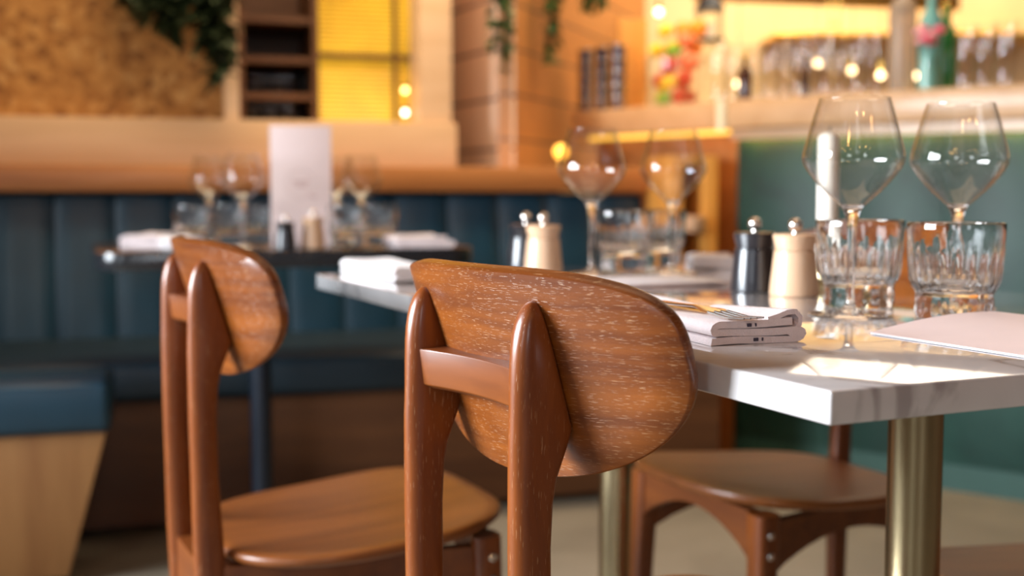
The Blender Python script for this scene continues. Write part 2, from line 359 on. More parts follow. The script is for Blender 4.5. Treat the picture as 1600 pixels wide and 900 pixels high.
# recess for the dark shelf
tA, tB, tC = tw(373, .2), tw(500, .2), tw(656, .2)
s = MB(); wbox(s, tA-0.02, tC+0.02, 0.60, 0.64, z_sill_top-0.1, 2.95)
wbuild(s, 'wall_recess', M_darkwood, smooth=False, kind='structure')
sh = empty('glass_shelf', WO, WA, 'dark wooden shelf rack of glassware in the wall recess left of the gold window', 'shelf')
s = MB(); wbox(s, tA, tA+0.02, 0.22, 0.60, z_sill_top, 2.2); wbox(s, tB-0.02, tB, 0.22, 0.60, z_sill_top, 2.2); s.build('side_panel', M_darkwood, sh, smooth=False)
zs = [wall(430, y, 0.3)[1] for y in (184, 148, 92, 30)]
for z in zs[1:]:
    s = MB(); wbox(s, tA+0.02, tB-0.02, 0.23, 0.60, z-0.02, z); s.build('shelf_board', M_darkwood, sh, smooth=False)

# gold reeded glass window, lit from behind
def goldglass():
    m = bpy.data.materials.new('gold_reeded_glass'); m.use_nodes = True; nt = m.node_tree; b = nt.nodes['Principled BSDF']; L = nt.links.new
    setin(b, 'Base Color', (0.60, 0.36, 0.03, 1)); setin(b, 'Roughness', 0.25)
    setin(b, 'Emission Color', (1.0, 0.60, 0.035, 1))
    tc = N(nt, 'ShaderNodeTexCoord'); sx = N(nt, 'ShaderNodeSeparateXYZ'); L(tc.outputs['Object'], sx.inputs[0])
    si = N(nt, 'ShaderNodeMath', operation='SINE'); mu = N(nt, 'ShaderNodeMath', operation='MULTIPLY'); mu.inputs[1].default_value = 420; L(sx.outputs['Z'], mu.inputs[0]); L(mu.outputs[0], si.inputs[0])
    nz = N(nt, 'ShaderNodeTexNoise'); setin(nz, 'Scale', 4.0); L(tc.outputs['Object'], nz.inputs['Vector'])
    r = N(nt, 'ShaderNodeMapRange'); setin(r, 'From Min', 0.3); setin(r, 'From Max', 0.7); setin(r, 'To Min', 0.12); setin(r, 'To Max', 0.50); L(nz.outputs['Fac'], r.inputs['Value'])
    ma = N(nt, 'ShaderNodeMath', operation='MULTIPLY_ADD'); ma.inputs[1].default_value = 0.10; L(si.outputs[0], ma.inputs[0]); L(r.outputs[0], ma.inputs[2]); L(ma.outputs[0], b.inputs['Emission Strength'])
    return m
M_goldglass = goldglass()
gw = empty('gold_window', WO, WA, 'backlit gold ribbed glass window with thin frame beside the dark glass shelf', 'window')
tD = tw(628, .2); zb = wall(560, 87, .3)[1]
for (a, b_) in ((tB+0.004, tD-0.006), (tD+0.006, tC-0.004)):
    for (z0, z1) in ((z_sill_top+0.004, zb-0.008), (zb+0.008, 2.2)):
        n = int((z1-z0)/0.015); v = []; f = []
        for i in range(n*4+1):
            z = z0+(z1-z0)*i/(n*4); d = 0.33+0.0025*math.sin(2*PI*i/4)
            v += [(a, d, z), (b_, d, z), (b_, d+0.012, z), (a, d+0.012, z)]
        for i in range(n*4):
            for k in range(4): f.append((i*4+k, i*4+(k+1) % 4, i*4+4+(k+1) % 4, i*4+4+k))
        f += [(3, 2, 1, 0), (n*16, n*16+1, n*16+2, n*16+3)]
        MB().add(v, f).build('pane', M_goldglass, gw, smooth=True)
s = MB(); s.box(tD-0.006, tD+0.006, 0.31, 0.35, z_sill_top, 2.2); s.box(tB, tC, 0.31, 0.35, zb-0.008, zb+0.008); s.box(tC-0.006, tC, 0.29, 0.36, z_sill_top, 2.2)
s.build('frame', M_darkwood, gw, smooth=False)
M_bulb = pm('amber_reflection_glow', (1, 0.7, 0.4), 0.3, emit=(1.0, 0.55, 0.16), es=9.0, noise=0)
M_dot_pale = pm('pale_reflection_glow', (1, 0.9, 0.8), 0.3, emit=(1.0, 0.85, 0.7), es=7.0, noise=0)  # reflections near the gold glass, built as glowing dots
for py, mt, lab in ((141, M_bulb, 'tiny amber reflection at the gold window, built as a glowing bulb, upper of two'), (176, M_dot_pale, 'tiny pale reflection at the gold window, built as a glowing bulb, lower of two')):
    t, z = wall(633, py, 0.25)
    b = empty('reflection_dot', wp(t, 0.25, z), 0, lab, 'light bulb')
    MB().ball((0, 0, 0), 0.009).build('bulb', mt, b); MB().tube([(0, 0, 0.008), (0, 0, 0.028)], 0.005).build('socket', M_blackmetal, b)  # bulb, socket and cord are made up to carry the reflected glow
    if py == 141: s2 = MB().tube([(0, 0, 0.026), (0, 0.0, 0.6)], 0.0012); s2.build('cord', M_blackmetal, b)
    else: MB().tube([(0, 0, 0.026), (0.016, 0.01, 0.05), (0.018, 0.012, 0.6)], 0.0012).build('cord', M_blackmetal, b)

# plank clad column between window and bar
Ax = Vector((-0.225, 4.50, 0)); Bx = Vector((0.0, 4.04, 0)); Cx = Vector((0.62, 5.69, 0)); Dx = Vector((0.30, 5.4, 0))
def slab(A, B, th, z0, z1, name, mat, side=1, **kw):
    d = (B-A); L = d.length; a = math.atan2(d.y, d.x)
    s = MB().box(0, L, 0 if side > 0 else -th, th if side > 0 else 0, z0, z1)
    return s.build(name, mat, loc=(A.x, A.y, 0), rz=a, smooth=False, **kw)
slab(Ax, Bx, 0.012, 0.9, 2.95, 'wall_plank_left', M_plank_pale, 1, kind='structure')
slab(Bx, Cx, 0.05, 0.9, 2.95, 'wall_plank_right', M_plank_orange, 1, kind='structure')
# bar back wall
structure(MB().box(0.25, 5.2, 6.3, 6.4, 0, 2.95), 'wall_bar', M_cream)

# ------------------------------------------------------------------ banquette
t_end = wall(1012, 330, 0.0)[0]
bq = empty('banquette', WO, WA, 'long banquette with channelled dark teal leather back and wooden base along the back wall', 'banquette')
s = MB(); cw = 0.17; nch = int((t_end+2.6)/cw)
for i in range(nch):
    x1 = t_end-i*cw; x0 = x1-cw; rings = []
    for (z, dz) in ((0.42, -0.035), (0.50, -0.030), (0.62, -0.015), (0.74, 0.0), (0.83, 0.012), (0.868, 0.022), (0.876, 0.04)):
        ring = []
        for k in range(9):
            u = k/8; bul = 0.012*(1-(2*u-1)**4)
            ring.append((x0+0.002+(cw-0.004)*u, dz-bul+0.03, z))
        ring += [(x0+cw-0.002, 0.13, z), (x0+0.002, 0.13, z)]
        rings.append(ring)
    s.loft(rings)
s.build('back_cushion', M_leather, bq, angle=50)
s = MB().box(-2.6, t_end, -0.60, 0.0, 0.345, 0.45); s.build('seat_cushion', M_leather_dark, bq, bevel=0.025, seg=3)
s = MB().box(-2.6, t_end, -0.56, 0.1, 0.02, 0.345); s.build('base', M_base, bq, smooth=False)
s = MB().box(-2.6, t_end, -0.012, 0.15, 0.880, z_led1-0.002); s.build('top_rail', M_ledge, bq, bevel=0.006)

# oak open cabinet at the right end of the banquette
tc0, tc1 = t_end+0.003, wall(1122, 300, -0.2)[0]
cb = empty('open_cabinet', WO, WA, 'narrow open oak cabinet with a rounded shelf between banquette and green bar', 'cabinet')
zt = wall(1100, 243, -0.2)[1]
MB().box(tc0, tc0+0.035, -0.2, 0.02, 0, zt).build('side_panel', M_oakpanel, cb, bevel=0.002)
MB().box(tc1-0.05, tc1, -0.2, 0.02, 0, zt).build('side_panel', M_oakpanel, cb, bevel=0.002)
MB().box(tc0+0.035, tc1-0.05, -0.2, 0.02, zt-0.035, zt).build('top_panel', M_oakpanel, cb, bevel=0.002)
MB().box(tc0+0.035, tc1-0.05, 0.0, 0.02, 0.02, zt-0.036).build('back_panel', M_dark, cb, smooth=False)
zz = wall(1085, 348, -0.25)[1]
pts = []
xr = tc1-0.055; x0 = tc0+0.04; y0, y1 = -0.27, -0.02
for k in range(9):
    a = -PI/2+PI/2*k/8; pts.append((xr-0.06+0.06*math.cos(a), y0+0.06+0.06*math.sin(a)))
poly = [(x0, y0)]+pts+[(xr, y1), (x0, y1)]
MB().prism(poly, zz-0.03, zz+0.02).build('shelf', M_palewood, cb, bevel=0.008)
MB().box(tc0+0.035, tc1-0.05, -0.19, 0.0, 0.40, 0.43).build('shelf', M_oakpanel, cb, bevel=0.002)
MB().box(tc0+0.035, tc1-0.05, -0.195, -0.17, 0.02, 0.40).build('door', M_oakpanel, cb, bevel=0.002)

# return bench at the far left
pb = P(172, 597, 0.46)
bn = empty('bench', (pb.x, pb.y, 0), WA, 'blue leather bench end on a tapered pale wood base at the left edge', 'bench')
MB().box(-1.3, 0, 0.0, 0.27, 0.345, 0.46).build('cushion', M_leather, bn, bevel=0.02, seg=3)
sl = 0.085
v = [(-1.3, 0.02, 0.02), (-sl-0.015, 0.02, 0.02), (-0.012, 0.02, 0.345), (-1.3, 0.02, 0.345), (-1.3, 0.25, 0.02), (-sl-0.015, 0.25, 0.02), (-0.012, 0.25, 0.345), (-1.3, 0.25, 0.345)]
MB().add(v, [(0, 1, 2, 3), (7, 6, 5, 4), (0, 4, 5, 1), (1, 5, 6, 2), (2, 6, 7, 3), (3, 7, 4, 0)]).build('base', M_benchwood, bn, bevel=0.003)
MB().box(-1.25, -0.15, 0.06, 0.22, 0.0, 0.02).build('foot', M_dark, bn, smooth=False)

# ------------------------------------------------------------------ bar
Q0 = Vector((0.22, 4.48)); Q1 = Vector((0.672, 3.92)); Q2 = Q1+Vector((0.77, -0.64))*2.1
Bz0, Bz1 = 1.083, 1.174
inn = Vector((0.64, 0.77))
def offs(p, a): return p+inn*a
bar = empty('bar_counter', (Q1.x, Q1.y, 0), 0, 'bar with green marble front and thick lit oak counter top on the right', 'bar')
def lp(p): return (p.x-Q1.x, p.y-Q1.y)
k0 = Q0+Vector((0.10, 0.04)); k1 = Q1+Vector((0.075, 0.065)); k2 = Q2+Vector((0.05, 0.1))
poly = [lp(Q1), lp(Q2), lp(Q2+inn*0.65), lp(Q1+inn*0.75+Vector((0.1, -0.1))), lp(Q0+Vector((0.25, 0.25))), lp(Q0)]
MB().prism(poly, Bz0, Bz1).build('counter_top', M_counter, bar, bevel=0.004)
poly = [lp(k1), lp(k2), lp(k2+inn*0.45), lp(k1+inn*0.5+Vector((0.1, -0.1))), lp(k0+Vector((0.15, 0.12))), lp(k0)]
MB().prism(poly, 0.0, Bz0).build('carcass', M_ledge, bar, smooth=False)
dd = (k2-k1); LB = dd.length; ab = math.atan2(dd.y, dd.x)
fr = MB(); n = 6; w = LB/n
for i in range(n):
    fr.box(i*w+0.004, (i+1)*w-0.004, -0.018, -0.001, 0.08, Bz0-0.03)
o = fr.build('tile_front', M_tile, bar, bevel=0.002); o.location = (k1.x-Q1.x, k1.y-Q1.y, 0); o.rotation_euler = (0, 0, ab)
o = MB().box(0, LB, -0.012, -0.0005, 0.0, Bz0-0.03).build('joint', M_grout, bar, smooth=False); o.location = (k1.x-Q1.x, k1.y-Q1.y, 0); o.rotation_euler = (0, 0, ab)
M_led = pm('led_strip', (1, 0.8, 0.3), 0.4, emit=(1.0, 0.55, 0.05), es=1.3, noise=0)
M_led2 = pm('led_strip_under_lip', (1, 0.8, 0.3), 0.4, emit=(1.0, 0.70, 0.10), es=15, noise=0)
o = MB().box(0, LB, -0.062, -0.052, Bz0-0.034, Bz0-0.0005).build('led_hiding_lip', M_counter, bar, smooth=False); o.location = (k1.x-Q1.x, k1.y-Q1.y, 0); o.rotation_euler = (0, 0, ab)  # lip added to hide the glowing strip from view
o = MB().box(0, LB, -0.050, -0.030, Bz0-0.010, Bz0-0.001).build('led_strip', M_led2, bar, smooth=False); o.location = (k1.x-Q1.x, k1.y-Q1.y, 0); o.rotation_euler = (0, 0, ab)
d0 = (k1-k0); o = MB().box(0.0, d0.length, -0.045, -0.025, Bz0-0.014, Bz0-0.001).build('led_strip', M_led, bar, smooth=False)
o.location = (k0.x-Q1.x, k0.y-Q1.y, 0); o.rotation_euler = (0, 0, math.atan2(d0.y, d0.x))
M_edge = pm('pale_edge_strip', (0.95, 0.80, 0.50), 0.3, noise=0)  # pale cream strip at the counter corner
MB().lathe([(0, Bz0-0.006), (0.018, Bz0-0.006), (0.018, Bz1+0.002), (0, Bz1+0.002)], 16).build('corner_trim', M_edge, bar).location = (0.004, -0.002, 0)

# ------------------------------------------------------------------ marble table
Tc = onT(1298, 611); Tf = onT(494, 428)
e = (Tf-Tc).xy; TL = e.length; e.normalize(); p = Vector((-e.y, e.x)); p = p if p.x > 0 else -p
TWd = 0.73; TA = math.atan2(p.y, p.x)            # table frame: x along p, y along e
EA = TA
def tloc(a, b): q = Tc.xy+p*a+e*b; return Vector((q.x, q.y, 0))
mt = empty('marble_table', (Tc.x, Tc.y, 0), TA, 'white grey-veined marble dining table on round brass legs', 'table')
MB().box(0, TWd, 0, TL, TZ-0.0235, TZ).build('tabletop', M_marble, mt, bevel=0.0022, seg=3)
MB().box(0.09, TWd-0.09, 0.09, TL-0.09, TZ-0.034, TZ-0.0236).build('underframe', M_blackmetal, mt, bevel=0.002)
def pole(px, py, d):
    q = P(px, py, 0.5); q = Vector((q.x/q.y*d, d, 0)); l = Matrix.Rotation(-TA, 4, 'Z') @ (q-Vector((Tc.x, Tc.y, 0)))
    prof = [(0, 0), (0.055, 0), (0.055, 0.006), (0.029, 0.010), (0.0268, 0.014), (0.0268, TZ-0.045), (0.040, TZ-0.042), (0.040, TZ-0.035), (0, TZ-0.035)]
    o = MB().lathe(prof, 48, Matrix.Translation(l)).build('leg', M_brass, mt); return o
pole(1430, 700, 1.20); pole(961, 800, 2.02)
l1 = Matrix.Rotation(-TA, 4, 'Z') @ (Vector((0.72, 1.30, 0))-Vector((Tc.x, Tc.y, 0)))

# ------------------------------------------------------------------ chairs
def sring(x0, x1, t, z, n=20, ex=3.0, rearx=2.2):
    cx, a = (x0+x1)/2, (x1-x0)/2; r = []
    for k in range(n):
        th = 2*PI*k/n; c, s_ = math.cos(th), math.sin(th); q = ex if c > 0 else rearx
        r.append((cx+a*math.copysign(abs(c)**(2/q), c), t/2*math.copysign(abs(s_)**(2/q), s_), z))
    return r
def xs(z): return 0.0195+(0.796-z)*0.300
KB = 1.55
def make_chair():
    root = empty('dining_chair', (0, 0, 0))
    tag(root, cat='chair', group='stained oak dining chairs')
    # back posts that run down into the rear legs
    prof = [(0.0, 0.006, 0.034, 0.022), (0.15, 0.008, 0.040, 0.024), (0.30, 0.005, 0.042, 0.025), (0.42, 0.001, 0.040, 0.025), (0.52, 0.0, 0.034, 0.0245), (0.60, -0.001, 0.0335, 0.0245),
            (0.635, -0.001, 0.0355, 0.0245), (0.655, -0.001, 0.0395, 0.0245), (0.670, -0.001, 0.0440, 0.0245), (0.682, -0.001, 0.0490, 0.0245), (0.694, -0.0005, 0.0525, 0.0245)]
    for z, a, t in ((0.712, 0, .0245), (0.73, 0.0002, .0245), (0.748, 0.0008, .0243), (0.760, 0.0018, .0238), (0.770, 0.0034, .0228), (0.778, 0.0055, .0210), (0.785, 0.0086, .018), (0.790, 0.0118, .014), (0.7935, 0.0150, .009), (0.7952, 0.0175, .004)):
        prof.append((z, a, xs(z)+0.0025, t))
    for sy in (-1, 1):
        rings = [[(x, y+sy*0.086, z) for (x, y, z) in sring(a, b, t, z0, ex=7 if z0 > 0.66 else 4)] for (z0, a, b, t) in prof]
        MB().loft(rings).build('back_post', M_post, root, angle=60)
    # backrest: curved oval plywood
    zc, a = 0.753, 0.196; bu, bl = 0.067, 0.110; h = 0.0085; nseg = 96
    def outline(th):
        c, s_ = math.cos(th), math.sin(th)
        if s_ >= 0: q = 3.8
        else: q = 2.1
        y = a*math.copysign(abs(c)**(2/q), c); z = (bu if s_ >= 0 else bl)*math.copysign(abs(s_)**(2/q), s_)
        return y, z
    def surf(y, z, off):
        zz = zc+z; x = xs(zz)+KB*(y*y-0.0074)+0.0100
        n = Vector((1, -2*KB*y, 0.295)).normalized()
        return Vector((x, y, zz))+n*off
    lay = [(0.12, h), (0.3, h), (0.5, h), (0.7, h), (0.85, h), (0.945, h), (0.98, h*0.93), (0.994, h*0.7), (1.0, h*0.35), (1.0, -h*0.35), (0.996, -h*0.8), (0.985, -h), (0.85, -h), (0.7, -h), (0.5, -h), (0.3, -h), (0.12, -h)]
    rings = []
    for (r, off) in lay:
        rings.append([surf(*(c*r for c in outline(2*PI*(k+0.5)/nseg)), off) for k in range(nseg)])
    MB().loft(rings).build('backrest', M_back, root, angle=50)
    # cross rail between the posts, behind the backrest
    rings = []
    for k in range(13):
        y = -0.0765+0.153*k/12; u = y/0.0765; rx = 0.018-0.010*u*u; fx = xs(0.725)+KB*(y*y-0.0074)+0.0015
        rings.append([(rx, y, 0.741), (fx-0.003, y, 0.743), (fx+0.006, y, 0.708), (rx+0.013, y, 0.7045), (rx+0.004, y, 0.709)])
    MB().loft(rings).build('cross_rail', M_rail, root, bevel=0.0012, angle=30)
    # seat: rounded plywood, lifted front edge
    def seat_out(th):
        c, s_ = math.cos(th), math.sin(th)
        x = 0.235+0.195*math.copysign(abs(c)**(2/2.9), c); w_ = 0.178+0.022*(x/0.43)
        y = w_*math.copysign(abs(s_)**(2/3.2), s_); return x, y
    rings = []
    for (r, dz) in ((0.05, 0), (0.3, 0), (0.55, 0), (0.75, 0), (0.9, 0), (0.965, -0.0004), (0.992, -0.0028), (1.0, -0.007), (0.994, -0.012), (0.97, -0.016), (0.8, -0.018), (0.05, -0.018)):
        rg = []
        for k in range(64):
            x, y = seat_out(2*PI*(k+0.5)/64); xx = 0.235+(x-0.235)*r; yy = y*r; u = xx/0.43
            rg.append((xx, yy, 0.426+0.026*u*u+0.006*(yy/0.18)**2-0.006*math.sin(PI*min(1, u))+dz))
        rings.append(rg)
    MB().loft(rings).build('seat', M_seat, root, angle=50)
    for sy in (-1, 1):                                 # front legs
        rings = []
        for z in (0.0, 0.1, 0.2, 0.3, 0.38, 0.422):
            u = z/0.422; t = 0.024+0.016*u; cx = 0.385-0.012*u; cy = sy*(0.168-0.012*u)
            rings.append([(cx+x, cy+y, zz) for (x, y, zz) in sring(-t/2, t/2, t, z, ex=4, rearx=4)])
        MB().loft(rings).build('leg', M_post, root, angle=60)
    def arch(p0, p1, th, ztop, dmid, dend):
        p0, p1 = Vector(p0), Vector(p1); d = (p1-p0); n = Vector((-d.y, d.x, 0)).normalized()*th/2; rings = []
        for k in range(13):
            u = k/12; q = p0+d*u; zb_ = ztop-(dend+(dmid-dend)*math.sin(PI*u)**0.8)
            rings.append([tuple(q+n+Vector((0, 0, zb_))), tuple(q-n+Vector((0, 0, zb_))), tuple(q-n+Vector((0, 0, ztop))), tuple(q+n+Vector((0, 0, ztop)))])
        return MB().loft(rings)
    arch((0.376, -0.14, 0), (0.376, 0.14, 0), 0.020, 0.4235, 0.022, 0.072).build('apron', M_rail, root)
    for sy in (-1, 1):
        arch((0.038, sy*0.090, 0), (0.36, sy*0.150, 0), 0.020, 0.4070, 0.035, 0.078).build('apron', M_rail, root)
        for z in (0.395, 0.365):
            bolt = MB().lathe([(0, 0), (0.006, 0), (0.006, 0.002), (0.004, 0.004), (0, 0.0045)], 12, Matrix.Translation((0.376, sy*0.1775, z)) @ Matrix.Rotation(-sy*PI/2, 4, 'X'))
            bolt.build('bolt', M_steel, root)
    arch((0.022, -0.075, 0), (0.022, 0.075, 0), 0.020, 0.4050, 0.04, 0.07).build('apron', M_rail, root)
    return root
ch = make_chair()
chairs = [((-0.048, 0.997), 33, 'brown oak dining chair in sharp focus in front, its oval back against the marble table'),
          ((-0.441, 1.566), 26.5, 'brown oak dining chair farther left, standing before the black table'),
          ((0.626, 1.998), 206, 'brown oak dining chair across the marble table, its whole seat visible under the tabletop'),
          ((0.888, 1.438), 206, 'brown oak dining chair mostly cut off behind the right brass table leg')]
for i, (xy, ang, lab) in enumerate(chairs):
    c = ch if i == 0 else copy_tree(ch)
    c.location = (xy[0], xy[1], 0); c.rotation_euler = (0, 0, math.radians(ang)); c['label'] = lab

# ------------------------------------------------------------------ glassware
def crom(pts, n=4):
    out = []
    for i in range(len(pts)-1):
        p0 = pts[max(i-1, 0)]; p1 = pts[i]; p2 = pts[i+1]; p3 = pts[min(i+2, len(pts)-1)]
        for k in range(n):
            t = k/n
            out.append(tuple(0.5*((2*b)+(-a+c)*t+(2*a-5*b+4*c-d)*t*t+(-a+3*b-3*c+d)*t**3) for a, b, c, d in zip(p0, p1, p2, p3)))
    out.append(pts[-1]); return out
def make_wineglass():
    r = empty('wine_glass', (0, 0, 0)); r['category'] = 'glass'
    foot = [(0, 0.0), (0.0425, 0.0), (0.0432, 0.0008), (0.0428, 0.0018), (0.030, 0.0032), (0.012, 0.006), (0.0060, 0.011), (0.0044, 0.022), (0.0040, 0.045), (0.0042, 0.075), (0.0055, 0.095), (0.0075, 0.106), (0.0110, 0.1140)]
    bowl = [(0.0110, 0.1140), (0.0200, 0.1225), (0.0300, 0.1315), (0.0385, 0.1410), (0.0455, 0.1500), (0.0503, 0.1575), (0.0524, 0.1640), (0.0516, 0.1715), (0.0492, 0.1810), (0.0454, 0.1950), (0.0410, 0.2110), (0.0362, 0.2262)]
    bowl = crom(bowl, 6); foot = foot[:3]+crom(foot[2:], 3)[1:-1]
    inner = []
    for k in range(len(bowl)-1, -1, -1):
        a = Vector(bowl[max(k-1, 0)]); b = Vector(bowl[min(k+1, len(bowl)-1)]); d = (b-a).normalized(); q = Vector(bowl[k])+Vector((-d.y, d.x))*0.0008
        if q.x > 0.011: inner.append((q.x, q.y))
    inner += [(0.0095, inner[-1][1]-0.0010), (0.0055, inner[-1][1]-0.0022), (0, inner[-1][1]-0.0027)]
    outer = foot+bowl+[(0.0363, 0.2270), (0.0357, 0.2275), (0.0350, 0.2271)]
    zb_ = inner[-1][1]
    MB().lathe(bowl[2:]+[(0.0363, 0.2270), (0.0357, 0.2275), (0.0350, 0.2271)]+inner[:-3]+[(bowl[2][0]-0.0006, bowl[2][1]+0.0008), bowl[2]], 72).build('bowl', M_thin, r, angle=80)
    MB().lathe(foot+bowl[:3]+[(bowl[2][0]-0.0008, bowl[2][1]+0.0006), (0.008, bowl[2][1]-0.0010), (0.004, bowl[2][1]-0.0022), (0, bowl[2][1]-0.0026)], 48).build('stem_and_foot', M_glass, r, angle=80)
    return r
def flute(n, amp, z0, z1):
    def f(r, z, a):
        if r < 0.02 or not z0 < z < z1: return r
        m = math.sin(PI*(z-z0)/(z1-z0))**0.5
        return r*(1-amp*m*abs(math.sin(a*n/2)))
    return f
def make_tumbler():
    r = empty('cut_glass_tumbler', (0, 0, 0)); r['category'] = 'glass'
    outer = [(0, 0.0015), (0.030, 0.0015), (0.0335, 0.0), (0.0375, 0.001), (0.0385, 0.004), (0.0388, 0.012), (0.0382, 0.022), (0.0385, 0.026), (0.0405, 0.0295), (0.0432, 0.0335), (0.0450, 0.039), (0.0460, 0.046), (0.0466, 0.054), (0.0472, 0.063), (0.0477, 0.072), (0.0481, 0.082), (0.0484, 0.0905), (0.0486, 0.0968), (0.0482, 0.098), (0.0474, 0.0982)]
    inner = [(0.0466, 0.0972), (0.0458, 0.085), (0.0450, 0.070), (0.0440, 0.055), (0.0425, 0.045), (0.0400, 0.0375), (0.0350, 0.0325), (0.0250, 0.0298), (0.012, 0.029), (0, 0.029)]
    fl = flute(20, 0.055, 0.0265, 0.074); fb = flute(20, 0.03, 0.003, 0.0235)
    def rad(r_, z, a):
        if r_ > 0.0384 and z > 0.0262 and r_ > 0.0403: return fl(r_, z, a)
        return fb(r_, z, a)
    v = MB(); seg = 80
    v.lathe(outer, seg, None, rad); n0 = len(v.v)
    v2 = MB().lathe([outer[-1]]+inner, seg)
    m = MB(); m.add(v.v, v.f); m.add(v2.v, v2.f)
    # weld the two rims
    o = m.build('glass', M_glass_thick, r, angle=22)
    import bmesh
    bm = bmesh.new(); bm.from_mesh(o.data); bmesh.ops.remove_doubles(bm, verts=bm.verts, dist=0.00002); bmesh.ops.recalc_face_normals(bm, faces=bm.faces); bm.to_mesh(o.data); bm.free()
    return r
wg = make_wineglass(); tb = make_tumbler()
def place(src, first, xy, z, label, group, rz=0.0, sc=1.0):
    o = src if not first else copy_tree(src)
    o.location = (xy[0], xy[1], z+0.0003); o.rotation_euler = (0, 0, rz); o.scale = (sc, sc, sc); o['label'] = label; o['group'] = group
    return o
# black table geometry is needed first
BZ = 0.75
bA = math.radians(20); bd = Vector((math.cos(bA), math.sin(bA))); bn_ = Vector((-math.sin(bA), math.cos(bA)))
BF = Vector((-0.885, 2.56))
bt = empty('black_table', (BF.x, BF.y, 0), bA, 'dark round-cornered black table in front of the blue banquette', 'table')
pts = []; W_, D_, R_ = 0.86, 0.60, 0.07
for cx, cy, a0 in ((W_-R_, R_, -90), (W_-R_, D_-R_, 0), (R_, D_-R_, 90), (R_, R_, 180)):
    for k in range(7): a = math.radians(a0+15*k); pts.append((cx+R_*math.cos(a), cy+R_*math.sin(a)))
MB().prism(pts, BZ-0.040, BZ).build('tabletop', M_blacktable, bt, bevel=0.003)
MB().lathe([(0, 0), (0.17, 0), (0.17, 0.008), (0.03, 0.016), (0.0255, 0.02), (0.0255, BZ-0.050), (0.08, BZ-0.046), (0.08, BZ-0.0405), (0, BZ-0.0405)], 32, Matrix.Translation((0.372, 0.20, 0))).build('pedestal', M_blackmetal, bt)

G1 = 'wine glasses on the marble table'; G2 = 'tumblers on the marble table'; G3 = 'wine glasses on the black table'; G4 = 'tumblers on the black table'
wspots = [(onT(1328, 493), 'large wine glass at front beside the rightmost napkin, nearest of the four on marble'), (onT(1492, 482), 'large wine glass at the right edge of the picture, behind the folded leaflet'),
          (onT(924, 430), 'wine glass behind the front chair, left of the farther pair on marble'), (onT(1050, 427), 'wine glass behind the front chair, right of the farther pair on marble')]
for i, (q, lab) in enumerate(wspots): place(wg, i > 0, q.xy, TZ, lab, G1)
tspots = [(onT(1341, 479.5), 'cut-glass tumbler directly behind the nearest wine glass'), (onT(1490, 497), 'cut-glass tumbler at the right edge above the folded leaflet'),
          (onT(974, 422.5), 'cut-glass tumbler of the farther pair, left one beside the stem'), (onT(1028, 416), 'cut-glass tumbler of the farther pair, right one')]
for i, (q, lab) in enumerate(tspots): place(tb, i > 0, q.xy, TZ, lab, G2, rz=0.3*i)
def onB(px, d): return Vector(((px-800)/F*d, d))
for px, d, lab in ((329, 3.12, 'leftmost wine glass on the black table'), (381, 2.86, 'wine glass on the black table just left of the pink card'), (528, 3.17, 'wine glass on the black table half hidden behind the pink card'), (566, 3.07, 'rightmost wine glass on the black table')):
    place(wg, True, onB(px, d), BZ, lab, G3, sc=0.97)
for i, (px, d, lab) in enumerate(((302, 2.96, 'leftmost tumbler on the black table'), (360, 3.06, 'tumbler on the black table behind the left wine glass stems'), (402, 3.16, 'tumbler on the black table close to the left side of the pink card'), (543, 2.90, 'tumbler on the black table right of the pink card'), (592, 3.0, 'rightmost tumbler on the black table'))):
    place(tb, True, onB(px, d), BZ, lab, G4, rz=0.4*i)

# ------------------------------------------------------------------ mills
def make_mill(mat, matname):
    r = empty(matname+'_pepper_mill', (0, 0, 0)); r['category'] = 'mill'
    MB().lathe([(0, 0), (0.0295, 0), (0.0308, 0.0015), (0.0305, 0.008), (0.0292, 0.022), (0.0274, 0.038), (0.0262, 0.050), (0.0258, 0.0555), (0.0240, 0.0562), (0, 0.0562)], 48).build('body', mat, r)
    MB().lathe([(0, 0.0566), (0.0236, 0.0566), (0.0240, 0.0580), (0.0250, 0.0630), (0.0272, 0.0720), (0.0277, 0.0752), (0.0266, 0.0768), (0.018, 0.0776), (0, 0.0778)], 48).build('cap', mat, r)
    k = MB().lathe([(0, 0.0779), (0.004, 0.0779), (0.0035, 0.081), (0, 0.081)], 16); k.ball((0, 0, 0.0885), 0.0088, 24, 14); k.build('knob', M_steel, r)
    return r
mb_ = make_mill(M_blackwood, 'black'); mw = make_mill(M_palewood, 'wooden')
place(mb_, False, onT(1178, 455).xy, TZ, 'small black pepper mill with steel ball beside the folded napkin', 'black pepper mills')
place(mw, False, onT(1241, 462).xy, TZ, 'small pale wood salt mill with steel ball next to the front tumbler', 'pale wooden mills')
place(mb_, True, onT(822, 424.5).xy, TZ, 'black pepper mill standing behind the front chair back', 'black pepper mills')
place(mw, True, onT(849, 427.5).xy, TZ, 'pale wood mill standing behind the front chair back', 'pale wooden mills')
place(mb_, True, onB(446, 2.74), BZ, 'black pepper mill in front of the pink card on the black table', 'black pepper mills', sc=0.8)
place(mw, True, onB(489, 2.78), BZ, 'pale wood mill in front of the pink card on the black table', 'pale wooden mills', sc=0.92)

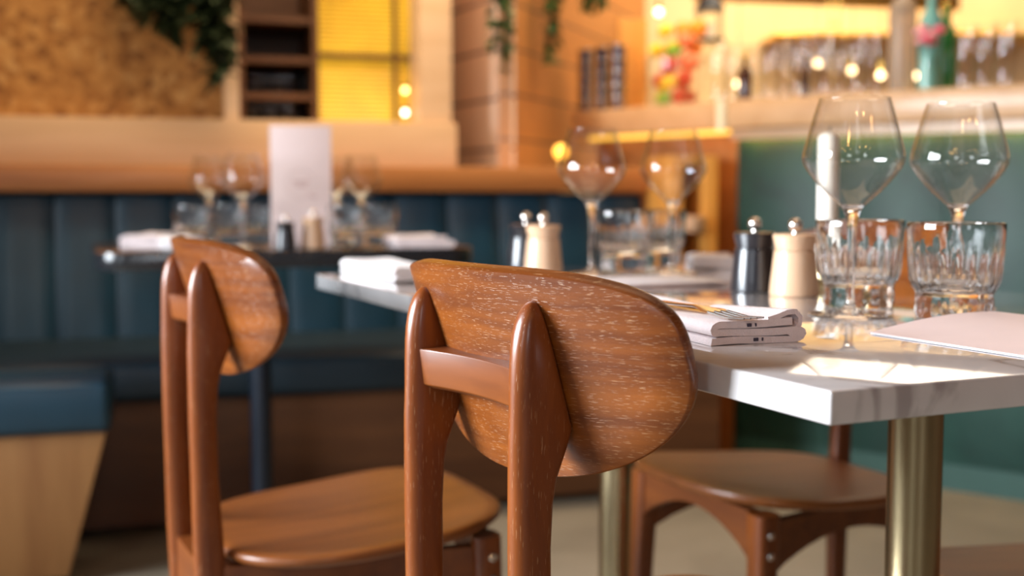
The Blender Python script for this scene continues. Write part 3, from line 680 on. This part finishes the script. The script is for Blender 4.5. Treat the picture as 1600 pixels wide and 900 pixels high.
# ------------------------------------------------------------------ napkins and cutlery
def ribbon_profile(pts, th):
    L_, R__ = [], []
    for i, q in enumerate(pts):
        a = Vector(pts[max(i-1, 0)]); b = Vector(pts[min(i+1, len(pts)-1)]); d = (b-a).normalized(); n = Vector((-d.y, d.x))
        L_.append(Vector(q)+n*th/2); R__.append(Vector(q)-n*th/2)
    return L_+R__[::-1]
def make_napkin(mat, name='folded_napkin', W=0.092, L=0.26, layers=3, step=0.0064, th=0.0060):
    r = empty(name, (0, 0, 0)); r['category'] = 'napkin'
    pts = []; z = th/2+0.0002
    for i in range(layers):
        l2r = (i % 2 == 0); x0, x1 = (0.010, W-0.006-0.002*i) if i else (0.004, W-0.004)
        xs_ = [x0+(x1-x0)*k/8 for k in range(9)]
        if not l2r: xs_ = xs_[::-1]
        for x in xs_: pts.append((x, z+0.0008*math.sin(x*60+i)))
        if i < layers-1:
            zc_ = z+step/2+0.0003; cx = xs_[-1]; sg = 1 if l2r else -1
            for k in range(1, 6):
                a = -PI/2+PI*k/6; pts.append((cx+sg*0.0062*math.cos(a), zc_+(step/2+0.0003)*math.sin(a)))
        z += step+0.0006
    if layers == 4:                                   # the top layer curls up at its right end
        cx, z4 = pts[-1]
    prof = ribbon_profile(pts, th)
    rings = []
    for k in range(13):
        u = k/12; y = L*u
        rings.append([(q.x+0.003*math.sin(u*5+q.y*90), y+0.002*math.sin(q.x*40), max(0.0003, q.y*(1+0.05*math.sin(u*7+q.x*20)))) for q in prof])
    MB().loft(rings).build('cloth', mat, r, angle=70)
    return r
TE = math.atan2(e.y, e.x)-PI/2                        # napkin y axis along e
nk = make_napkin(M_linen)
q0 = onT(1104, 542)
NZ = TZ
nk.location = (q0.x, q0.y, NZ); nk.rotation_euler = (0, 0, TE+math.radians(-3)); tag(nk, 'thick folded pink napkin with fork and knife on it, right beside the front chair back', group='folded napkins')
# curled corner and stitching on the front napkin
cur = ribbon_profile([(0.062, 0.0205), (0.072, 0.0228), (0.082, 0.0262), (0.090, 0.0265), (0.0950, 0.0215), (0.0945, 0.0150), (0.090, 0.0110)], 0.0045)
rings = []
for k in range(8):
    u = k/7; rings.append([(q.x-0.014*u, 0.002+0.10*u, q.y-0.004*u) for q in cur])
MB().loft(rings).build('curled_corner', M_linen, nk, angle=70)
for (x, z, w_) in ((0.047, 0.0048, 0.004), (0.055, 0.0048, 0.0010), (0.040, 0.0175, 0.004), (0.048, 0.0175, 0.0010)):
    MB().box(x, x+w_, -0.0002, 0.0022, z-0.0022, z+0.0006).build('stitch', M_stitch, nk, smooth=False)
def napkin_copy(q, z, rz, lab, mat=None, sc=(1, 1, 1)):
    r = empty('folded_napkin', (q[0], q[1], z), rz, lab, 'napkin', 'folded napkins'); r.scale = sc
    c = nk.children[0] if nk.children[0].name.startswith('cloth') else [k_ for k_ in nk.children if k_.name.startswith('cloth')][0]
    o = c.copy(); C.objects.link(o); o.parent = r
    if mat:
        o.data = o.data.copy(); o.data.materials[0] = mat
    return r
q = onT(612, 441); napkin_copy(q, TZ, TE, 'white folded napkin at the left end of the marble table', M_linen_white)
q = onT(1080, 419); napkin_copy(q, TZ, TE-0.5, 'white folded napkin at the far end of the marble table behind the black mill', M_linen_white, (0.95, 0.55, 0.9))
q = onB(183, 2.80); napkin_copy(q, BZ, bA-0.35, 'crumpled pink napkin at the left end of the black table', None, (1.1, 0.8, 1.4))
q = onB(262, 2.69); napkin_copy(q, BZ+0.0, bA+0.1, 'pink napkin with pale end beside the leftmost glasses', M_linen_white, (0.9, 0.6, 1.35))
q = onB(614, 2.80); napkin_copy(q, BZ, bA-0.1, 'pink folded napkin at the right end of the black table', None, (1.5, 0.7, 1.25))

def make_cutlery():
    # knife with golden handle and four tined steel fork, lying along the napkin
    base = Matrix.Translation(Vector((q0.x, q0.y, 0))) @ Matrix.Rotation(TE+math.radians(-3), 4, 'Z')
    zt_ = TZ+0.0275
    def at(x, y, z=zt_): v_ = base @ Vector((x, y, 0)); return (v_.x, v_.y, z)
    pf = P(1178, 499, TZ+0.024); pk = P(1150, 493, TZ+0.024)
    fk = empty('fork', (pf.x, pf.y, TZ+0.0225), TE+math.radians(4), 'steel four-tined fork lying on the folded pink napkin', 'fork')
    prongs = MB()
    for k in range(4):
        x = -0.0105+0.007*k
        prongs.tube([(x, 0.0, 0.0025), (x, 0.020, 0.001), (x, 0.048, 0.0035)], [0.0008, 0.0013, 0.0016], 8)
    prongs.build('tines', M_steel, fk)
    rings = []
    for (y, w_, z, t) in ((0.046, 0.0125, 0.0035, 0.0018), (0.056, 0.0122, 0.0042, 0.002), (0.068, 0.008, 0.0055, 0.0024), (0.080, 0.0038, 0.0062, 0.003), (0.12, 0.0034, 0.0052, 0.003), (0.18, 0.0052, 0.0030, 0.003), (0.198, 0.0055, 0.0030, 0.0028), (0.203, 0.003, 0.0030, 0.002)):
        rings.append([(w_*math.cos(2*PI*k/12), y, z+t/2*math.sin(2*PI*k/12)) for k in range(12)])
    MB().loft(rings).build('neck_and_handle', M_steel, fk)
    kn = empty('knife', (pk.x-0.006, pk.y+0.02, TZ+0.0212), TE+math.radians(1), 'golden table knife lying on the folded pink napkin beside the fork', 'knife')
    rings = []
    for (y, w_, z, t) in ((0.0, 0.004, 0.003, 0.004), (0.006, 0.0068, 0.0035, 0.0062), (0.05, 0.0062, 0.0035, 0.0062), (0.095, 0.005, 0.0035, 0.0055), (0.10, 0.0045, 0.0035, 0.005)):
        rings.append([(w_*math.cos(2*PI*k/12), y, z+t/2*math.sin(2*PI*k/12)) for k in range(12)])
    MB().loft(rings).build('handle', M_gold, kn)
    rings = []
    for (y, w_) in ((0.098, 0.005), (0.12, 0.0085), (0.18, 0.0090), (0.205, 0.006), (0.212, 0.001)):
        rings.append([(-w_+0.002, y, 0.003), (w_*0.8, y, 0.0028), (w_*0.8, y, 0.0042), (-w_+0.002, y, 0.0038)])
    MB().loft(rings).build('blade', M_steel, kn)
make_cutlery()

# ------------------------------------------------------------------ menus, leaflet, card, candle
def sheet(w_, l_, bend, th, z0=0.0, nx=10):
    rings = []
    for k in range(nx+1):
        u = k/nx; x = w_*u; z = z0+bend(u)
        rings.append([(x, 0, z), (x, l_, z), (x, l_, z+th), (x, 0, z+th)])
    return MB().loft(rings)
lf = onT(1360, 523)
lr = empty('folded_leaflet', (lf.x, lf.y, TZ), TA, 'half-open folded white leaflet on the marble table at the right edge', 'leaflet')
MB().add(*(lambda m: (m.v, m.f))(sheet(0.15, -0.20, lambda u: 0.0006, 0.0004))).build('lower_sheet', M_paper_white, lr)
MB().add(*(lambda m: (m.v, m.f))(sheet(0.15, -0.20, lambda u: 0.0012+0.007*math.sin(min(1, u*1.3)*PI/2)**1, 0.0006))).build('inner_sheet', M_paper_white, lr)
MB().add(*(lambda m: (m.v, m.f))(sheet(0.15, -0.198, lambda u: 0.002+0.013*math.sin(min(1, u*1.2)*PI/2), 0.0006))).build('upper_sheet', M_paper, lr)
mq = onT(1143, 444)
mn = empty('flat_menu', (mq.x, mq.y, TZ), TA, 'flat pale menu lying on the marble table behind the front chair', 'menu')
MB().box(-0.235, 0, 0, 0.145, 0.0004, 0.0034).build('cover', M_paper, mn, bevel=0.0004)
MB().box(-0.234, -0.001, 0.001, 0.144, 0.0036, 0.0050).build('pages', M_paper_white, mn, bevel=0.0003)
# standing card on the black table
cq = onB(424, 2.93); zt_c = 1.0425
cd = empty('menu_card', (cq.x, cq.y, BZ), math.radians(6), 'tall pale pink menu card standing on the black table', 'menu')
H_ = 0.290
MB().box(0, 0.146, 0, 0.0025, 0, H_).build('front_panel', M_paper, cd, bevel=0.0004)
MB().add([(0, 0.001, 0), (-0.004, 0.06, 0), (-0.0015, 0.061, 0), (0.0025, 0.0025, 0), (0, 0.001, H_), (-0.004, 0.06, H_), (-0.0015, 0.061, H_), (0.0025, 0.0025, H_)], [(3, 2, 1, 0), (4, 5, 6, 7), (0, 1, 5, 4), (1, 2, 6, 5), (2, 3, 7, 6), (3, 0, 4, 7)]).build('side_panel', M_paper_white, cd, smooth=False)
lg = MB()
for k in range(36):
    if 2 <= k % 36 <= 34:
        a0, a1 = 2*PI*k/36, 2*PI*(k+1)/36; r0, r1 = 0.034, 0.0352
        lg.add([(0.072+r*math.cos(a), -0.0003, 0.150+r*math.sin(a)) for (r, a) in ((r0, a0), (r1, a0), (r1, a1), (r0, a1))], [(0, 1, 2, 3)])
for (x0, x1, z) in ((0.052, 0.092, 0.152), (0.056, 0.088, 0.143), (0.094, 0.112, 0.116)):
    lg.box(x0, x1, -0.0004, 0.0, z, z+0.004)
lg.build('printed_emblem', pm('faint_print', (0.50, 0.32, 0.31), 0.6, noise=0), cd, smooth=False)
# candle
cx_ = (1292-800)/F*1.70
cn = empty('candle', (cx_, 1.70, TZ), 0, 'white taper candle in a brass holder behind the front tumbler', 'candle')
MB().lathe([(0, 0.024), (0.0145, 0.024), (0.0145, 0.205), (0.0120, 0.2095), (0.006, 0.2125), (0, 0.2135)], 32).build('wax', M_wax, cn)
MB().tube([(0, 0, 0.212), (0.001, 0, 0.218), (0.002, 0, 0.222)], 0.0009, 6).build('wick', M_dark, cn)
MB().lathe([(0, 0), (0.035, 0), (0.036, 0.003), (0.020, 0.006), (0.0165, 0.012), (0.0175, 0.030), (0.0150, 0.030), (0.0148, 0.0235), (0, 0.0235)], 32).build('holder', M_brass, cn)

# ------------------------------------------------------------------ things on the bar
def onbar(px, a):                     # a = distance behind the front edge line Q1-Q2
    k = (px-800)/F; dq = Vector((0.77, -0.64)).normalized(); O = Q1+inn*a
    t = (k*O.y-O.x)/(dq.x-k*dq.y); return O+dq*t
def onside(px, a):
    k = (px-800)/F; dq = (Q0-Q1).normalized(); O = Q1+Vector((0.9, 0.35))*a
    t = (k*O.y-O.x)/(dq.x-k*dq.y); return O+dq*t
# highball glasses
HS = 1.3
hb = empty('highball_glass', (0, 0, 0)); hb['category'] = 'glass'
MB().lathe([(0, 0.0), (0.030, 0.0), (0.0315, 0.002), (0.034, 0.148), (0.0335, 0.150), (0.0325, 0.149), (0.0298, 0.012), (0, 0.010)], 32).build('glass', M_thin, hb, angle=60)
hspots = [(1119, 0.12, 1.05), (1142, 0.20, 1.0), (1178, 0.30, 1.05), (1200, 0.16, 0.95), (1222, 0.28, 1.15), (1244, 0.14, 1.0), (1262, 0.30, 1.2), (1286, 0.16, 1.05), (1311, 0.30, 1.0), (1335, 0.16, 1.0), (1357, 0.26, 1.1), (1500, 0.2, 1.0), (1530, 0.3, 1.05), (1562, 0.18, 1.0)]
names = ['tall clear glass at the left corner of the bar counter', 'clear glass second from the corner of the bar counter', 'clear glass at the back of the bar counter right of the dark bottle', 'clear glass on the bar counter left of the white-topped vessel', 'taller clear glass at the back behind the bar counter edge', 'clear glass near the front of the bar counter, mid row', 'tallest clear glass left of the hanging brass rod', 'clear glass on the bar under the hanging brass rod', 'clear glass at the back of the bar right of the brass rod', 'clear glass near the bar edge above the front wine glass', 'clear glass immediately left of the domed jar', 'clear glass on the bar right of the green bottle', 'clear glass at the back of the bar near the right edge', 'rightmost clear glass on the bar counter']
for i, ((px, a, s_), nm) in enumerate(zip(hspots, names)):
    q = onbar(px, a); place(hb, i > 0, (q.x, q.y), Bz1, nm, 'clear glasses on the bar counter').scale = (1.08, 1.08, s_*HS)
# stemmed glasses standing upside down would hide nothing: three upright wine glasses
for px, a, lab in ((1228, 0.47, 'wine glass at the rear of the bar counter, left of two'), (1296, 0.48, 'wine glass at the rear of the bar counter, right of two')):
    q = onbar(px, a); place(wg, True, (q.x, q.y), Bz1, lab, 'wine glasses on the bar', sc=1.05)
# bottles
def bottle(name, q, z, h, r, mat, lab, capmat, labmat=None, cat='bottle'):
    b = empty(name, (q.x, q.y, z), 0, lab, cat)
    MB().lathe([(0, 0), (r*0.95, 0), (r, 0.004), (r, h*0.58), (r*0.85, h*0.66), (r*0.36, h*0.76), (r*0.33, h*0.94), (0, h*0.94)], 24).build('body', mat, b)
    MB().lathe([(0, h*0.942), (r*0.38, h*0.942), (r*0.38, h), (0, h)], 16).build('cap', capmat, b)
    if labmat: MB().lathe([(r*1.01, h*0.15), (r*1.02, h*0.15), (r*1.02, h*0.45), (r*1.01, h*0.45)], 24).build('label', labmat, b)
    return b
M_brownglass = pm('brown_glass', (0.05, 0.015, 0.006), 0.1, coat=0.5)
M_greenglass = pm('green_glass', (0.01, 0.22, 0.04), 0.1, coat=0.5)
M_teal = pm('pale_teal_glass', (0.16, 0.42, 0.36), 0.1, coat=0.5)
M_pink = pm('pink_paper', (0.85, 0.12, 0.20), 0.5); M_rose = pm('pale_pink', (0.88, 0.45, 0.50), 0.5)
bottle('small_bottle', onbar(1160, 0.14), Bz1, 0.16, 0.024, M_brownglass, 'small dark brown bottle on the bar near its corner', M_gold)
bottle('small_bottle', onbar(1253, 0.20), Bz1, 0.13, 0.016, M_brownglass, 'slim dark bottle among clear glasses on the bar', M_dark)
bottle('tall_bottle', onbar(1446, 0.26), Bz1, 0.36, 0.037, M_teal, 'pale teal glass bottle with pink neck wrap on the bar', M_pink, None)
bottle('tall_bottle', onbar(1470, 0.36), Bz1, 0.30, 0.036, M_greenglass, 'bright green bottle at the right of the bar', M_gold, None)
# pink flowers in front of teal bottle
q = onbar(1442, 0.18); fl = empty('flower_posy', (q.x, q.y, Bz1), 0, 'pink and rose flower posy in a small vase beside the green bottle', 'flowers')
MB().lathe([(0, 0), (0.022, 0), (0.028, 0.05), (0.018, 0.10), (0.022, 0.12), (0, 0.12)], 20).build('vase', M_teal, fl)
for k in range(9):
    a = k*2.4; rr = 0.012+0.004*k; mm = MB(); cx, cy, cz = rr*math.cos(a), rr*math.sin(a), 0.175+0.02*math.sin(k*1.7)
    for j in range(7):
        b_ = j*2*PI/7; mm.ball((cx+0.010*math.cos(b_), cy+0.010*math.sin(b_), cz), 0.0085, 8, 6)
    mm.ball((cx, cy, cz+0.004), 0.008, 8, 6)
    mm.build('blossom', M_pink if k % 2 else M_rose, fl)
mm = MB()
for k in range(9): a = k*2.4; rr = 0.010+0.004*k; mm.tube([(0, 0, 0.08), (rr*math.cos(a), rr*math.sin(a), 0.165)], 0.0015, 5)
mm.build('stems', M_leaf, fl)
# domed jar
q = onbar(1402, 0.22); jr = empty('domed_jar', (q.x, q.y, Bz1), 0, 'tall domed glass jar on the bar counter left of the flowers', 'jar')
M_frost = pm('frosted_jar_glass', (0.55, 0.46, 0.36), 0.25, trans=0.6, ior=1.3)
MB().lathe([(0, 0), (0.040, 0), (0.041, 0.004), (0.041, 0.20), (0, 0.20)], 32).build('body', M_frost, jr)
MB().lathe([(0, 0.201), (0.042, 0.201), (0.042, 0.25), (0.039, 0.275), (0.028, 0.295), (0.012, 0.305), (0, 0.307)], 32).build('dome_lid', M_frost, jr)

# stacked dark cups
cup = empty('steel_cup', (0, 0, 0)); cup['category'] = 'cup'
M_cup = pm('dark_steel_cup', (0.30, 0.30, 0.38), 0.18, 1.0, noise=0.05)
MB().lathe([(0, 0), (0.021, 0), (0.025, 0.004), (0.0285, 0.040), (0.0300, 0.0425), (0.0295, 0.044), (0.0275, 0.041), (0.022, 0.010), (0, 0.009)], 24).build('cup_wall', M_cup, cup)
MB().lathe([(0.0302, 0.0405), (0.0312, 0.0415), (0.0312, 0.0440), (0.0302, 0.0448)], 24).build('rim', M_steel, cup)
first = True
for ci, (px, col) in enumerate(((914, 'left'), (939, 'middle'), (964, 'right'))):
    q = onside(px, 0.055)
    for k in range(5):
        pos = ['bottom', 'second from bottom', 'middle', 'second from top', 'topmost'][k]
        place(cup, not first, (q.x, q.y), Bz1+0.0455*k, 'dark steel cup, %s in the %s stack at bar end' % (pos, col), 'stacked steel cups at the bar end'); first = False
# wooden post panel behind the cups
q = onside(985, 0.14)
o = MB().box(-0.055, 0.055, -0.012, 0.012, 0, 0.33).build('wooden_board', M_oakpanel, loc=(q.x, q.y, Bz1), rz=0.2, bevel=0.003)
tag(o, 'upright wooden board on the bar between the steel cups and the fruit vase', 'board')

# fruit in a glass vase
qv = onbar(1052, 0.20) if False else onside(1052, 0.22)
vs_ = empty('glass_vase', (qv.x, qv.y, Bz1), 0, 'wide clear glass vase filled with citrus fruit on the bar corner', 'vase')
MB().lathe([(0, 0), (0.088, 0), (0.092, 0.004), (0.112, 0.190), (0.1115, 0.192), (0.109, 0.190), (0.088, 0.010), (0, 0.009)], 48).build('glass', M_thin, vs_, angle=60)
FM = {'orange': pm('orange_peel', (0.95, 0.32, 0.02), 0.4, bump=0.3, bscale=150), 'lemon': pm('lemon_peel', (0.95, 0.62, 0.03), 0.4, bump=0.3, bscale=150),
      'lime': pm('lime_peel', (0.22, 0.42, 0.03), 0.4, bump=0.3, bscale=150), 'apple': pm('red_apple_skin', (0.60, 0.06, 0.02), 0.3), 'grapefruit': pm('coral_grapefruit_peel', (0.92, 0.22, 0.08), 0.4, bump=0.3, bscale=150)}
fr_l = [('lime', -0.042, -0.030, 0.034, 0.027, 'green lime lowest in the glass vase'), ('apple', 0.012, -0.045, 0.040, 0.032, 'red apple low in the glass vase, front'), ('lemon', -0.040, 0.030, 0.045, 0.028, 'yellow lemon low at the back of the vase'), ('apple', 0.050, 0.020, 0.042, 0.032, 'red apple low at the right side of the vase'),
        ('lemon', -0.030, -0.040, 0.090, 0.028, 'yellow lemon above the lime against the glass'), ('apple', 0.030, -0.030, 0.103, 0.032, 'red apple halfway up the vase'), ('apple', -0.045, 0.025, 0.100, 0.033, 'red apple at the left of the vase, halfway up'), ('orange', 0.035, 0.040, 0.105, 0.034, 'orange at the back of the vase, halfway up'),
        ('grapefruit', 0.048, -0.012, 0.168, 0.038, 'coral grapefruit near the vase rim at right'), ('apple', -0.025, -0.035, 0.150, 0.034, 'red apple just under the vase rim'), ('lemon', -0.066, 0.0, 0.208, 0.027, 'yellow lemon heaped at the left of the rim'), ('lemon', -0.006, 0.034, 0.222, 0.027, 'yellow lemon heaped in the middle of the rim'),
        ('lime', -0.008, -0.030, 0.205, 0.026, 'green lime between the lemons on top'), ('grapefruit', 0.030, -0.034, 0.240, 0.032, 'coral grapefruit heaped above the rim'), ('orange', 0.074, 0.030, 0.222, 0.030, 'orange heaped at the right of the rim'), ('orange', 0.034, 0.034, 0.286, 0.032, 'topmost orange on the fruit heap'), ('lemon', -0.034, 0.010, 0.278, 0.026, 'topmost lemon on the fruit heap'), ('orange', 0.080, -0.015, 0.285, 0.034, 'orange at the right of the heap beneath the lantern')]
for kd, x, y, z, r_, lab in fr_l:
    fo = empty(kd, (qv.x+x, qv.y+y, Bz1+z), x*20, lab, kd, 'citrus and apples in the glass vase')
    mm = MB()
    if kd in ('lemon', 'lime'):
        mm.lathe([(0, -r_*1.35), (r_*0.18, -r_*1.28), (r_*0.35, -r_*1.05), (r_*0.75, -r_*0.7), (r_, 0), (r_*0.75, r_*0.7), (r_*0.35, r_*1.05), (r_*0.18, r_*1.28), (0, r_*1.35)], 20, Matrix.Rotation(1.2, 4, 'Y'))
    elif kd == 'apple': mm.lathe([(0, -r_*0.78), (r_*0.3, -r_*0.88), (r_*0.75, -r_*0.6), (r_, 0.1*r_), (r_*0.8, r_*0.7), (r_*0.4, r_*0.9), (0, r_*0.7)], 20)
    else: mm.ball((0, 0, 0), r_, 20, 14, 0.94)
    mm.build('flesh', FM[kd], fo)
    if kd == 'apple': MB().tube([(0, 0, r_*0.7), (0.002, 0, r_*1.1)], 0.0012, 5).build('stalk', M_darkwood, fo)
# lantern hanging behind the fruit
ql = Vector(((1104-800)/F*4.55, 4.55)); zl = 1.435
ln = empty('hanging_lantern', (ql.x, ql.y, zl), 0, 'black metal lantern with a pale candle hanging above the fruit vase', 'lantern')
MB().lathe([(0, 0.115), (0.056, 0.115), (0.05, 0.135), (0.03, 0.165), (0.010, 0.175), (0, 0.176)], 24).build('cap', M_blackmetal, ln)
for a in range(4): MB().box(0.040*(1 if a % 2 else -1)-0.003, 0.040*(1 if a % 2 else -1)+0.003, 0.040*(1 if a > 1 else -1)-0.003, 0.040*(1 if a > 1 else -1)+0.003, 0.0121, 0.1149).build('post', M_blackmetal, ln, smooth=False)
MB().box(-0.048, 0.048, -0.048, 0.048, 0.0, 0.012).build('base', M_blackmetal, ln, bevel=0.002)
MB().lathe([(0, 0.012), (0.018, 0.012), (0.018, 0.07), (0, 0.072)], 16).build('candle', M_wax, ln)
MB().tube([(0, 0, 0.174), (0, 0, 2.95-zl)], 0.003, 6).build('rod', M_blackmetal, ln)

# gold shelves and rods of the back bar
gs = empty('back_bar_shelf', (0, 0, 0), 0, 'thin gold shelf along the glowing wall behind the bar', 'shelf')
z1s = ZC+(300-53)*5.85/F
MB().box(1.28, 4.6, 5.95, 6.30, z1s-0.015, z1s+0.010).build('shelf_board', M_gold, gs, bevel=0.002)
for x in (1.5, 2.3, 3.1): MB().box(x, x+0.02, 5.97, 6.30, z1s-0.08, z1s-0.0151).build('bracket', M_gold, gs, smooth=False)
g2 = empty('back_bar_canopy', (0, 0, 0), 0, 'sloping gold canopy edge above the back bar', 'canopy')
z2s = ZC+(300-6)*5.2/F
MB().add([(0.75, 5.05, z2s-0.02), (2.1, 5.75, z2s+0.04), (2.1, 5.80, z2s+0.04), (0.75, 5.10, z2s-0.02), (0.75, 5.05, z2s+0.05), (2.1, 5.75, z2s+0.11), (2.1, 5.80, z2s+0.11), (0.75, 5.10, z2s+0.05)], [(3, 2, 1, 0), (4, 5, 6, 7), (0, 1, 5, 4), (1, 2, 6, 5), (2, 3, 7, 6), (3, 0, 4, 7)]).build('edge', M_gold, g2, smooth=False)
for x, y in ((0.85, 5.13), (2.0, 5.72)): MB().tube([(x, y, z2s+0.1), (x, y, 2.95)], 0.006).build('hanger', M_gold, g2)
# hanging brass twin rods with a small ring
qr = Vector(((1296-800)/F*4.6, 4.6)); zr = ZC+(300-46)*4.6/F
pr = empty('brass_pendant', (qr.x, qr.y, zr), 0, 'slender twin brass rods hanging over the bar with a small ring', 'pendant')
MB().tube([(-0.018, 0, 0), (-0.018, 0, 2.95-zr)], 0.004).build('rod', M_gold, pr); MB().tube([(0.018, 0, 0), (0.018, 0, 2.95-zr)], 0.004).build('rod', M_gold, pr)
MB().tube([(0.022*math.cos(a*PI/8), 0, -0.01+0.022*math.sin(a*PI/8)) for a in range(17)], 0.004).build('ring', M_gold, pr)
# back bar bulbs
M_bb = pm('back_bar_bulb_glow', (1, 0.8, 0.5), 0.3, emit=(1.0, 0.72, 0.38), es=10.0, noise=0)
for px, py, d, lab in ((1026, 24, 5.2, 'round warm bulb glowing above the fruit vase'), (1325, 113, 4.9, 'warm bulb glowing among the bar glasses, left of three'), (1370, 120, 4.9, 'warm bulb glowing left of the domed jar'), (1422, 121, 4.9, 'warm bulb glowing between domed jar and flowers'), (1272, 102, 4.9, 'warm bulb glowing near the brass pendant'), (1150, 133, 4.7, 'amber bulb glowing low near the bar corner')):
    x = (px-800)/F*d; z = ZC+(300-py)*d/F
    b = empty('globe_bulb', (x, d, z), 0, lab, 'light bulb', 'small warm bulbs behind the bar')
    MB().ball((0, 0, 0), 0.014).build('bulb', M_bb, b); MB().tube([(0, 0, 0.013), (0, 0, 0.05)], 0.007).build('socket', M_gold, b)
    MB().tube([(0, 0, 0.045), (0, 0, 2.95-z)], 0.0015, 5).build('cord', M_dark, b)
# glowing globe on the rail
qg = Vector(((876-800)/F*4.18, 4.18)); zg = ZC+(300-237)*4.15/F
b = empty('table_lamp', (qg.x, qg.y, 0.962), 0, 'small glowing amber globe lamp on the ledge behind the wine glasses', 'lamp')
MB().ball((0, 0, zg-0.962), 0.024).build('globe', pm('amber_globe', (1, 0.6, 0.2), 0.3, emit=(1.0, 0.45, 0.04), es=3.0, noise=0), b)
MB().lathe([(0, -0.07), (0.03, -0.07), (0.03, -0.063), (0.008, -0.058), (0.008, zg-0.962-0.02), (0, zg-0.962-0.02)], 16).build('stand', M_gold, b)

# ------------------------------------------------------------------ glassware and black pot on the dark shelf
row = 0
gl = MB
for r_i, (py, n, px0, px1) in enumerate(((184, 5, 393, 452), (148, 4, 400, 455))):
    for k in range(n):
        px = px0+(px1-px0)*k/max(1, n-1); t, _ = wall(px, py-10, 0.34); q = wp(t, 0.34+0.05*(k % 2))
        place(tb, True, (q.x, q.y), (z_sill_top if r_i == 0 else zs[1]), 'clear tumbler number %s on the %s shelf of the dark rack' % (['one', 'two', 'three', 'four', 'five'][k], 'bottom' if r_i == 0 else 'middle') if False else ('clear tumbler on the %s of the dark wall rack, %s' % ('bottom shelf' if r_i == 0 else 'second shelf up', ['leftmost', 'second from left', 'third from left', 'fourth from left', 'rightmost before the black pot'][k])), 'tumblers on the dark rack', sc=0.68)
t, z = wall(482, 130, 0.42); q = wp(t, 0.42)
pt = empty('black_pot', (q.x, q.y, zs[1]), 0, 'round black pot on the dark wall rack next to the gold window', 'pot')
MB().lathe([(0, 0), (0.03, 0), (0.042, 0.02), (0.047, 0.05), (0.040, 0.078), (0.030, 0.085), (0.025, 0.083), (0, 0.08)], 24).build('body', M_dark, pt)
MB().lathe([(0, 0.081), (0.024, 0.086), (0.010, 0.094), (0, 0.100)], 20).build('lid', M_dark, pt)

# ------------------------------------------------------------------ hanging greenery
def leaf(mb, c, d, L_, w_, up):
    d = d.normalized(); s_ = d.cross(up)
    s_ = s_.normalized() if s_.length > 1e-3 else Vector((1, 0, 0)); n = s_.cross(d)
    P_ = [c, c+d*L_*0.35+s_*w_+n*w_*0.25, c+d*L_*0.7+s_*w_*0.6+n*w_*0.15, c+d*L_, c+d*L_*0.7-s_*w_*0.6+n*w_*0.15, c+d*L_*0.35-s_*w_+n*w_*0.25, c+d*L_*0.5]
    mb.add(P_, [(0, 1, 6), (1, 2, 6), (2, 3, 6), (3, 4, 6), (4, 5, 6), (5, 0, 6)])
def vine(name, px, d, z0, z1, spread, n, lab, mat, L_=0.035, strands=3):
    x = (px-800)/F*d
    r = empty(name, (x, d, z0), 0, lab, 'plant', 'hanging plants')
    st = MB(); lf_ = MB(); rng = random.Random(px)
    for k in range(strands):
        ox, oy = rng.uniform(-spread, spread)*0.5, rng.uniform(-0.03, 0.03); bot = (z1-z0)*rng.uniform(0.0, 0.35) if k else 0
        pts_ = []
        for j in range(7):
            u = j/6; pts_.append(Vector((ox+rng.uniform(-.3, .3)*spread*0.4, oy+rng.uniform(-.01, .01), (z1-z0)*(1-u)+bot*u)))
        st.tube(pts_, 0.0016, 5)
        for j in range(n):
            u = rng.random()*6; i = min(5, int(u)); c = pts_[i].lerp(pts_[i+1], u-i)
            a = rng.uniform(0, 2*PI); leaf(lf_, c, Vector((math.cos(a), math.sin(a), rng.uniform(-1.2, 0.1))), L_*rng.uniform(.7, 1.2), L_*0.36, Vector((0, 0, 1)))
    st.build('stems', M_leafdark, r); lf_.build('leaves', mat, r, smooth=False)
    return r
def Z(py, d): return ZC+(300-py)*d/F
vine('hanging_ivy', 783, 3.98, Z(112, 3.98), 1.7, 0.05, 70, 'green ivy strand hanging down the corner of the plank column', M_leaf, 0.038)
vine('hanging_ivy', 850, 4.18, Z(105, 4.18), 1.7, 0.08, 60, 'bright green ivy strand hanging in front of the orange planks', M_leaf, 0.042)
vine('hanging_ivy', 912, 4.25, Z(24, 4.25), 1.8, 0.16, 80, 'dark green ivy clump at the top above the steel cups', M_leaf, 0.04, 5)
for px, zb_, sp, lab in ((250, 30, 0.20, 'dark dried foliage bunch hanging high left on the cork wall'), (302, 60, 0.16, 'dark olive foliage hanging before the cork wall, middle bunch'), (345, 130, 0.07, 'long dark trailing stem hanging beside the pale post')):
    dd_ = 3.62+0.0002*px
    vine('dried_hanging_plant', px, dd_, Z(zb_, dd_), 2.0, sp, 120, lab, M_leafdark, 0.075, 6)

# filament bulbs on festoon cords above the tables (seen only as sparks in the glass)
M_fil = pm('filament_bulb', (1, 0.6, 0.3), 0.3, emit=(1.0, 0.46, 0.15), es=85.0, noise=0)
rng = random.Random(3)
n = 0
fest = empty('filament_bulb', (0, 0, 0)); fest['category'] = 'light bulb'
MB().ball((0, 0, 0), 0.022, 12, 8, 1.6).build('bulb', M_fil, fest); MB().tube([(0, 0, 0.034), (0, 0, 0.07)], 0.012).build('socket', M_blackmetal, fest); MB().tube([(0, 0, 0.068), (0, 0, 0.95)], 0.002, 5).build('cord', M_blackmetal, fest)
for i in range(5):
    for j in range(2):
        o = fest if n == 0 else copy_tree(fest); n += 1
        o.location = (-1.0+0.6*i+rng.uniform(-.12, .12), -0.75+0.42*j+rng.uniform(-.1, .1), 2.0+rng.uniform(-.08, .08))
        tag(o, 'amber filament bulb hanging on a cord above the dining tables', None, 'filament bulbs above the tables')
